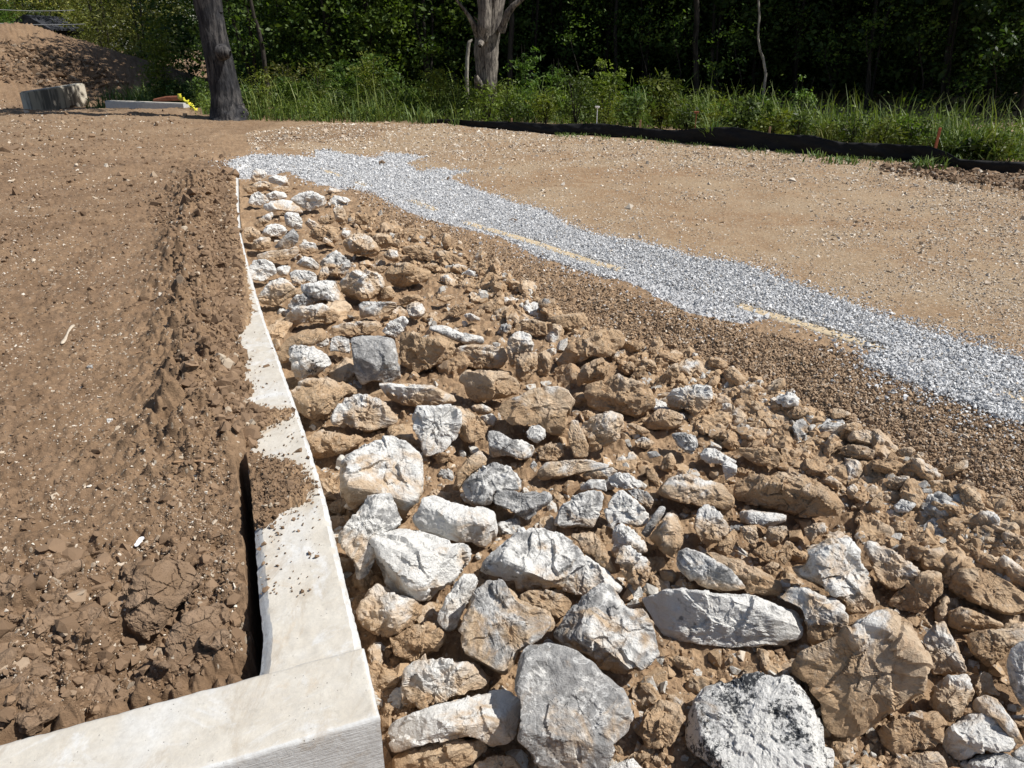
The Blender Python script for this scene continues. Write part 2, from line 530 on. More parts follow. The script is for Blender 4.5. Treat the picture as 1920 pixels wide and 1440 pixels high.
M['redwood'] = mat_simple('red stake', (0.25, 0.07, 0.035), (0.36, 0.12, 0.06), 16, .5, .004)
M['white'] = mat_simple('white scrap', (0.75, 0.76, 0.78), (0.85, 0.85, 0.86), 30, .8, .004, .25)
M['rust'] = mat_simple('rusty red steel', (0.16, 0.05, 0.03), (0.28, 0.11, 0.06), 8, .5, .01)
M['yellow'] = mat_simple('yellow tape', (0.60, 0.55, 0.03), (0.75, 0.68, 0.08), 8, .2, .004, .4)
M['fabric'] = mat_fabric()
M['barkshade'] = mat_bark('shade darkened grey furrowed bark', (0.034, 0.035, 0.040), (0.110, 0.102, 0.095), (0.012, 0.012, 0.014))  # grey bark darkened and blued, standing in for shade from the crown
M['barkdead'] = mat_bark('weathered dead wood', (0.15, 0.132, 0.115), (0.34, 0.30, 0.25), (0.035, 0.03, 0.028), 4)
M['barkdark'] = mat_bark('dark bark', (0.035, 0.029, 0.023), (0.065, 0.055, 0.045), (0.014, 0.012, 0.01))
M['barkpale'] = mat_bark('pale bark', (0.33, 0.30, 0.25), (0.5, 0.46, 0.39), (0.15, 0.13, 0.11))
M['leaf'] = mat_leaf('green leaves', (0.022, 0.048, 0.010), (0.095, 0.145, 0.030))
M['olive'] = mat_leaf('olive leaves', (0.085, 0.100, 0.025), (0.20, 0.205, 0.05))
M['yleaf'] = mat_leaf('yellow green leaves', (0.085, 0.13, 0.018), (0.21, 0.26, 0.045))
M['grass'] = mat_leaf('grass blades', (0.06, 0.11, 0.022), (0.17, 0.22, 0.065), .25)
M['housedark'] = mat_simple('dark siding', (0.012, 0.013, 0.018), (0.022, 0.023, 0.028), 4, .2)
M['houseroof'] = mat_simple('grey roof', (0.020, 0.022, 0.028), (0.05, 0.052, 0.06), 6, .3)
M['houselight'] = mat_simple('pale trim', (0.42, 0.44, 0.46), (0.55, 0.56, 0.57), 6, .2)
M['wire'] = mat_simple('pale cable', (0.25, 0.26, 0.27), (0.35, 0.36, 0.36), 6, .1)
# ------------------------------------------------------------------ zones of the ground, outlined where they lie
def plan(s, z=Z_ROAD):
    P = poly(s)
    return hit(P[:, 0], P[:, 1])[:, :2]
COVER_A = on_level(*poly('380,300 440,300 447,330 450,430 461,480 463,503 467,540 478,580 467,613 447,630 437,647 461,667 465,687 461,713 473,733 460,745 470,767 500,770 545,772 549,787 520,793 485,813 467,833 468,848 438,842 425,820 300,700').T)
COVER_B = on_level(*poly('449,850 475,853 510,862 545,868 575,891 587,911 580,932 555,950 530,958 510,978 498,990 472,993 458,978 449,900').T)
GRAV_PX = poly('428,312 445,295 475,290 530,293 590,296 592,283 610,280 660,292 700,297 722,292 716,284 745,287 795,294 762,307 785,322 830,316 858,322 885,321 842,331 850,341 880,350 945,375 1020,395 1060,420 1110,440 1200,455 1300,485 1400,500 1520,545 1640,590 1780,640 1925,684 1985,705 1985,815 1920,792 1850,775 1760,740 1690,712 1635,692 1608,668 1650,660 1560,630 1440,596 1385,610 1290,586 1180,530 1100,512 1000,478 940,445 880,430 800,412 740,385 690,358 640,356 600,347 560,332 540,322 480,328 450,330 438,322')
GRAV = hit(GRAV_PX[:, 0], GRAV_PX[:, 1])[:, :2]
BROWN = plan('640,352 700,362 760,400 880,436 1000,486 1100,520 1200,556 1290,592 1400,618 1600,668 1640,694 1720,724 1850,780 1985,830 1985,1010 1920,960 1700,850 1560,770 1420,690 1250,640 1130,610 1050,570 950,500 860,450 760,420')
RUBBLE_PX = poly('640,400 760,420 860,470 960,520 1060,590 1180,640 1290,660 1420,710 1560,790 1700,860 1930,980 1930,1080 1800,1060 1640,1000 1590,880 1480,860 1300,790 1180,680 1080,640 960,600 880,540 760,480 680,430')
EDGE_PILE = plan('1640,312 1700,306 1800,322 1930,332 1990,338 1990,378 1930,374 1840,352 1740,338 1690,330')
DARKSOIL = plan('425,262 560,238 700,233 745,240 690,258 560,266 455,282 400,300 350,300')

def warp(x, y, a, f):
    return x + a * fbm2(x * f, y * f, 4, .6, 3.1), y + a * fbm2(x * f, y * f, 4, .6, 77.7)

def in_ret(x, y):
    P = (x, y)
    return (side(P, RI0, RI1) < 0) & (side(P, RO0, RO1) > 0) & (side(P, RI1, RO1) < 0)

def cover_mask(x, y):
    wx, wy = warp(x, y, .05, 16)
    m = 0
    for dx, dy in ((0, 0), (.022, 0), (-.022, 0), (0, .03), (0, -.03), (.012, .015), (-.012, -.015)):
        m = m + (in_poly(wx + dx, wy + dy, COVER_A) | in_poly(wx + dx, wy + dy, COVER_B)) / 7
    return m

def h_full(x, y):
    """ground level with its clods, ruts and crumbs"""
    z = h_base(x, y)
    yc = np.clip(y, WR[0, 1], 60)
    lat = x - xr(yc); T = wallT(yc)
    D = np.hypot(x, y)
    g = kerb_g(x, y)
    wend = sstep(W_YE - .2, W_YE + 1.4, y)
    left = np.where((lat < -T * .5) & (y < W_YE + 1), 1.0, 0) + np.where(y >= W_YE + 1, sstep(.5, -3, lat), 0)
    left = np.clip(left, 0, 1)
    road = sstep(-.25, .1, g) * (1 - left)
    rip = np.clip(1 - left - road, 0, 1)
    wx, wy = warp(x, y, .05, 5)
    f1, f2, rv = worley2(wx * 7, wy * 7)
    big = np.clip(.62 - f1, -.2, .6) * (.4 + rv)
    e1, e2, ev = worley2(wx * 19 + 5, wy * 19)
    sml = np.clip(.6 - e1, -.2, .6) * (.3 + ev)
    n_lo = fbm2(x * 1.1, y * 1.1, 3, .5, 9)
    n_mid = fbm2(x * 5, y * 5, 4, .55, 4)
    n_hi = fbm2(x * 31, y * 31, 4, .6, 2)
    # left soil: trampled, with a row of clods thrown up along the wall
    ridge = np.exp(-((lat + T + .20 + .10 * n_lo) / .19) ** 2) * sstep(2.25, 2.75, y) * (1 - sstep(W_YE - 1.5, W_YE + .5, y))
    near = sstep(2.35, 1.75, y + .25 * n_mid)
    rough_l = .014 * n_mid + .008 * n_hi + sml * .024 + .05 * n_lo * sstep(2, 6, D)
    rough_l = rough_l + np.clip(n_mid - .12, 0, 1) * big * .05
    rough_l = rough_l + ridge * (.045 + .16 * big + .07 * sml + .04 * n_mid)
    rough_l = rough_l + near * (.08 * big + .05 * sml + .07 * n_mid)
    # a step and ledge pattern where slabs of soil broke
    led = fbm2(x * 2.6 + 9, y * 3.4, 4, .55, 21)
    rough_l = rough_l + near * .05 * (sstep(-.05, .05, led) - .5)
    far_pit = np.clip((y - 25) / 8, 0, 1)
    rough_l = rough_l + far_pit * (.10 * n_mid + .06 * n_hi * 2)
    rough_r = .006 * n_mid + .004 * n_hi + sml * .004 + .03 * n_lo * sstep(3, 9, D)
    pile = in_poly(*warp(x, y, .25, 2), EDGE_PILE)
    rough_r = rough_r + pile * (.01 + .07 * np.abs(n_mid) + .05 * n_hi)
    ds = in_poly(*warp(x, y, .3, 1.5), DARKSOIL)
    rough_r = rough_r + ds * (.03 * n_mid + .025 * n_hi)
    rough_p = -.045 * sstep(.35, 1.0, -g) + .04 * n_mid * (.3 + .7 * sstep(.2, .8, -g)) + .010 * n_hi + (.034 * big + .026 * sml) * (.25 + .75 * sstep(.2, .8, -g))
    z = z + rough_l * left + rough_r * road + rough_p * rip
    # gap left between the soil and the forms' side of the wall
    gap = sstep(-T - .045 - .02 * n_mid, -T - .02, lat) * (lat < -T + .02) * sstep(2.62, 2.50, y)
    gap = gap * (lat > -T - .2)
    z = np.where((gap > 0) & (lat < 0), z - .24 * gap, z)
    sr = side((x, y), RI0, RI1)
    rgap = (sr > -.02) & (sr < .05 + .07 * n_mid) & (x < RI1[0]) & (y < 2.4)
    rg = sstep(.13 + .08 * n_mid, .02, sr) * (sr > -.03) * (x < RI1[0]) * (y < 2.4)
    z = z - .10 * rg * np.clip(n_lo * 2 + .7 + n_mid, 0, 1)
    # under the wall the sheet dips out of sight, except where soil lies on top of it
    inw = (lat <= 0.0) & (lat >= -T) & (y > W_YC - .3) & (y < W_YE + .02)
    cov = cover_mask(x, y)
    zc = (cov - .62) * .045 + .022 * (big * .5 + sml * .9) + .014 * n_hi + .010 * n_mid + .012 * (fbm2(x * 60, y * 60, 2, .6, 5))
    zc = zc * (.5 + .5 * sstep(-.015, -.06, lat)) + cov * ridge * .04 * sstep(-.12, -T, lat)
    z = np.where(inw, np.where((cov > .1) & (zc > 0) & (lat < -.012), zc + .002, -.22), z)
    rt = in_ret(x, y)
    z = np.where(rt, -.25, z)
    return z, left, road, rip, ds, pile

def build_ground():
    az = np.concatenate([np.radians(np.arange(-180, -40, 4.0)), np.radians(np.linspace(-40, 40, 1180)), np.radians(np.arange(44, 181, 4.0))])
    dep = np.concatenate([np.radians([84, 76, 68, 62, 59]), np.radians(np.linspace(57, 6.0, 820)), np.radians(np.geomspace(5.95, .45, 190))])
    r = 1.75 / np.tan(dep)
    r = np.concatenate([[0.01], r])
    A, R = np.meshgrid(az, r)
    X = (np.sin(A) * R).ravel(); Y = (np.cos(A) * R).ravel()
    Z, left, road, rip, ds, pile = h_full(X, Y)
    wx, wy = warp(X, Y, .05, 6)
    grav = in_poly(wx, wy, GRAV).astype(float)
    road = np.clip(road * (1 - ds * .75) * (1 - pile * .6), 0, 1)
    road = np.where(left > .5, .32 * sstep(9, 16, Y) * left, road)
    n, m = A.shape
    idx = np.arange(n * m).reshape(n, m)
    F = np.stack([idx[:-1, :-1], idx[:-1, 1:], idx[1:, 1:], idx[1:, :-1]], -1).reshape(-1, 4)[:, ::-1]
    road = np.where((Y > 24) & (X < -9), 0, road)
    o = mesh_obj('ground', np.stack([X, Y, Z], 1), F, M['ground'], True, attr=np.stack([grav, road, rip], 1))
    tag(o, kind='structure')
build_ground()

# ------------------------------------------------------------------ the concrete wall
def build_wall():
    root = empty('retaining_wall', (float(WR[0, 0] - .13), float(WR[0, 1]), -.9))
    tag(root, 'low cast concrete retaining wall with dusty cream top running beside the boulders', 'retaining wall')
    ys = np.arange(W_YC - .15, W_YE, .012)
    c = .022; n = len(ys)
    # smooth right edge line
    xs = xr(np.maximum(ys, W_YC)) + np.clip(W_YC - ys, 0, 1) * .32 - .02 * sstep(W_YC - .01, W_YC - .06, ys); k = np.hanning(31); k /= k.sum()
    xs = np.convolve(np.pad(xs, 15, mode='edge'), k, 'valid')
    prof = []                       # (fraction across, offset, z)
    for zz in np.linspace(-1.0, -c, 22): prof.append((0, 0.0, zz))
    for q in (.25, .5, .75): prof.append((0, .026 * q, -c + c * q))
    for f in np.linspace(0, 1, 22): prof.append((f, .029 * (1 - f) - c * .9 * f, 0.0))
    for q in (.66, .33): prof.append((1, -c * q * .6, -c + c * q))
    for zz in np.linspace(-c, -1.0, 22): prof.append((1, 0.0, zz))
    prof = np.array(prof); m = len(prof)
    T = wallT(ys)
    X = (xs - T)[:, None] + T[:, None] * prof[None, :, 0] + prof[None, :, 1]
    Y = np.repeat(ys[:, None], m, 1); Z = np.repeat(prof[None, :, 2], n, 0)
    V = np.stack([X, Y, Z], -1).reshape(-1, 3)
    edge = np.exp(-((V[:, 2] + c * .5) / .02) ** 2) * 1.6
    V = V + (fbm3(V * 14, 4)[:, None] * .0035 + (fbm3(V * 45 + 3, 3) * .0035 * edge)[:, None]) * np.array([1, 0, 1])
    idx = np.arange(n * m).reshape(n, m)
    F = np.stack([idx[:-1, :-1], idx[:-1, 1:], idx[1:, 1:], idx[1:, :-1]], -1).reshape(-1, 4)
    loc = np.array(root.location)
    o = mesh_obj('long_section', V - loc, F, M['concrete'], True, root)
    o.data.set_sharp_from_angle(angle=math.radians(24))
    
        # return at the near corner
    d = (RI0 - RI1) / np.linalg.norm(RI0 - RI1); Lr = 2.6
    def at(f, q):                       # f across from the inner to the outer edge, q metres in from the right end
        A = RI1 + d * q[..., None]; B = RO1 + d * q[..., None]
        return A * (1 - f[..., None]) + B * f[..., None]
    qs = np.concatenate([np.arange(Lr, .02, -.012), [.018, .014, .010, .006, .003, .001, 0.0]])
    th = np.linalg.norm(RI1 - RO1)
    def drop(e): return np.where(e < c2, c2 - np.sqrt(np.maximum(c2 * c2 - (c2 - np.minimum(e, c2)) ** 2, 0)), 0.0)
    c2 = .015; top = .004
    fr = np.concatenate([[0] * 16, [0, .003, .008, .016, .03, .05], np.linspace(.08, .92, 20), [.95, .97, .984, .992, .997, 1], [1] * 24])
    zz = np.concatenate([np.linspace(-1.05, -.03, 16), [0] * 32, np.linspace(-.03, -1.05, 24)])
    ist = np.concatenate([np.zeros(16), np.ones(32), np.zeros(24)])
    Fq, Qq = np.meshgrid(fr, qs); Zq = np.repeat(zz[None], len(qs), 0); It = np.repeat(ist[None], len(qs), 0)
    XY = at(Fq, Qq)
    e = np.minimum(np.minimum(Fq, 1 - Fq) * th, Qq)
    Zq = np.where(It > 0, top - drop(e), Zq)
    V = np.concatenate([XY, Zq[..., None]], -1)
    n, m = V.shape[:2]
    V = V.reshape(-1, 3)
    idx = np.arange(n * m).reshape(n, m)
    F = np.stack([idx[:-1, :-1], idx[:-1, 1:], idx[1:, 1:], idx[1:, :-1]], -1).reshape(-1, 4)
    # right end face
    fe = np.linspace(0, 1, 24); ze = np.linspace(top - c2, -1.05, 60)
    Fe, Ze = np.meshgrid(fe, ze)
    Ve = np.concatenate([at(Fe, 0 * Fe), Ze[..., None]], -1).reshape(-1, 3)
    ie = np.arange(Fe.size).reshape(Fe.shape) + len(V)
    Fe_ = np.stack([ie[:-1, :-1], ie[1:, :-1], ie[1:, 1:], ie[:-1, 1:]], -1).reshape(-1, 4)
    V = np.concatenate([V, Ve]); F = np.concatenate([F, Fe_])
    V = V + (fbm3(V * 12 + 9, 4)[:, None] * .0035 + fbm3(V * 50, 3)[:, None] * .002)
    o = mesh_obj('return_section', V - loc, F, M['concrete'], True, root)
    o.data.set_sharp_from_angle(angle=math.radians(30))
build_wall()

# ------------------------------------------------------------------ the kerb under the gravel
def build_kerb():
    P = hit(KERB_PX[:, 0], KERB_PX[:, 1])[:, :2]
    s = np.concatenate([[0], np.cumsum(np.hypot(*np.diff(P, axis=0).T))])
    q = np.arange(0, s[-1], .04)
    X = np.interp(q, s, P[:, 0]); Y = np.interp(q, s, P[:, 1])
    tx = np.gradient(X); ty = np.gradient(Y); L = np.hypot(tx, ty); nx, ny = -ty / L, tx / L
    k = np.hanning(15); k /= k.sum()
    prof = [(-.056, -.12), (-.054, -.002), (-.046, .006), (-.03, .008), (0, .009), (.03, .008), (.046, .006), (.054, -.002), (.056, -.12)]
    base = h_base(X, Y)
    rel = np.stack([X, Y, base - EYE], 1); dep = rel @ np.array([0, CT, -ST]); kpx = 960 + FPX * rel[:, 0] / dep
    dz = np.full(len(X), -.03)
    for a_, c_ in ((606, 640), (664, 688), (768, 822), (868, 905), (912, 1168), (1380, 1664), (1872, 2100)):
        dz = np.maximum(dz, -.03 + .03 * sstep(a_ - 14, a_ + 6, kpx) * sstep(c_ + 14, c_ - 6, kpx))
    base = base + dz
    V = np.array([[X + nx * a + .004 * fbm2(q * 9, q * 0 + a * 50, 3), Y + ny * a, base + b] for a, b in prof])
    V = V.transpose(2, 0, 1)
    n, m = V.shape[:2]
    V = V.reshape(-1, 3); V[:, 2] += fbm3(V * 25, 3) * .004
    idx = np.arange(n * m).reshape(n, m)
    F = np.stack([idx[:-1, :-1], idx[:-1, 1:], idx[1:, 1:], idx[1:, :-1]], -1).reshape(-1, 4)[:, ::-1]
    loc = V[0].copy()
    o = mesh_obj('concrete_kerb', V - loc, F, M['kerb'], True, loc=loc)
    tag(o, 'long tan dusty kerb line showing in patches along the white gravel strip', 'kerb')
    return X, Y
KX, KY = build_kerb()
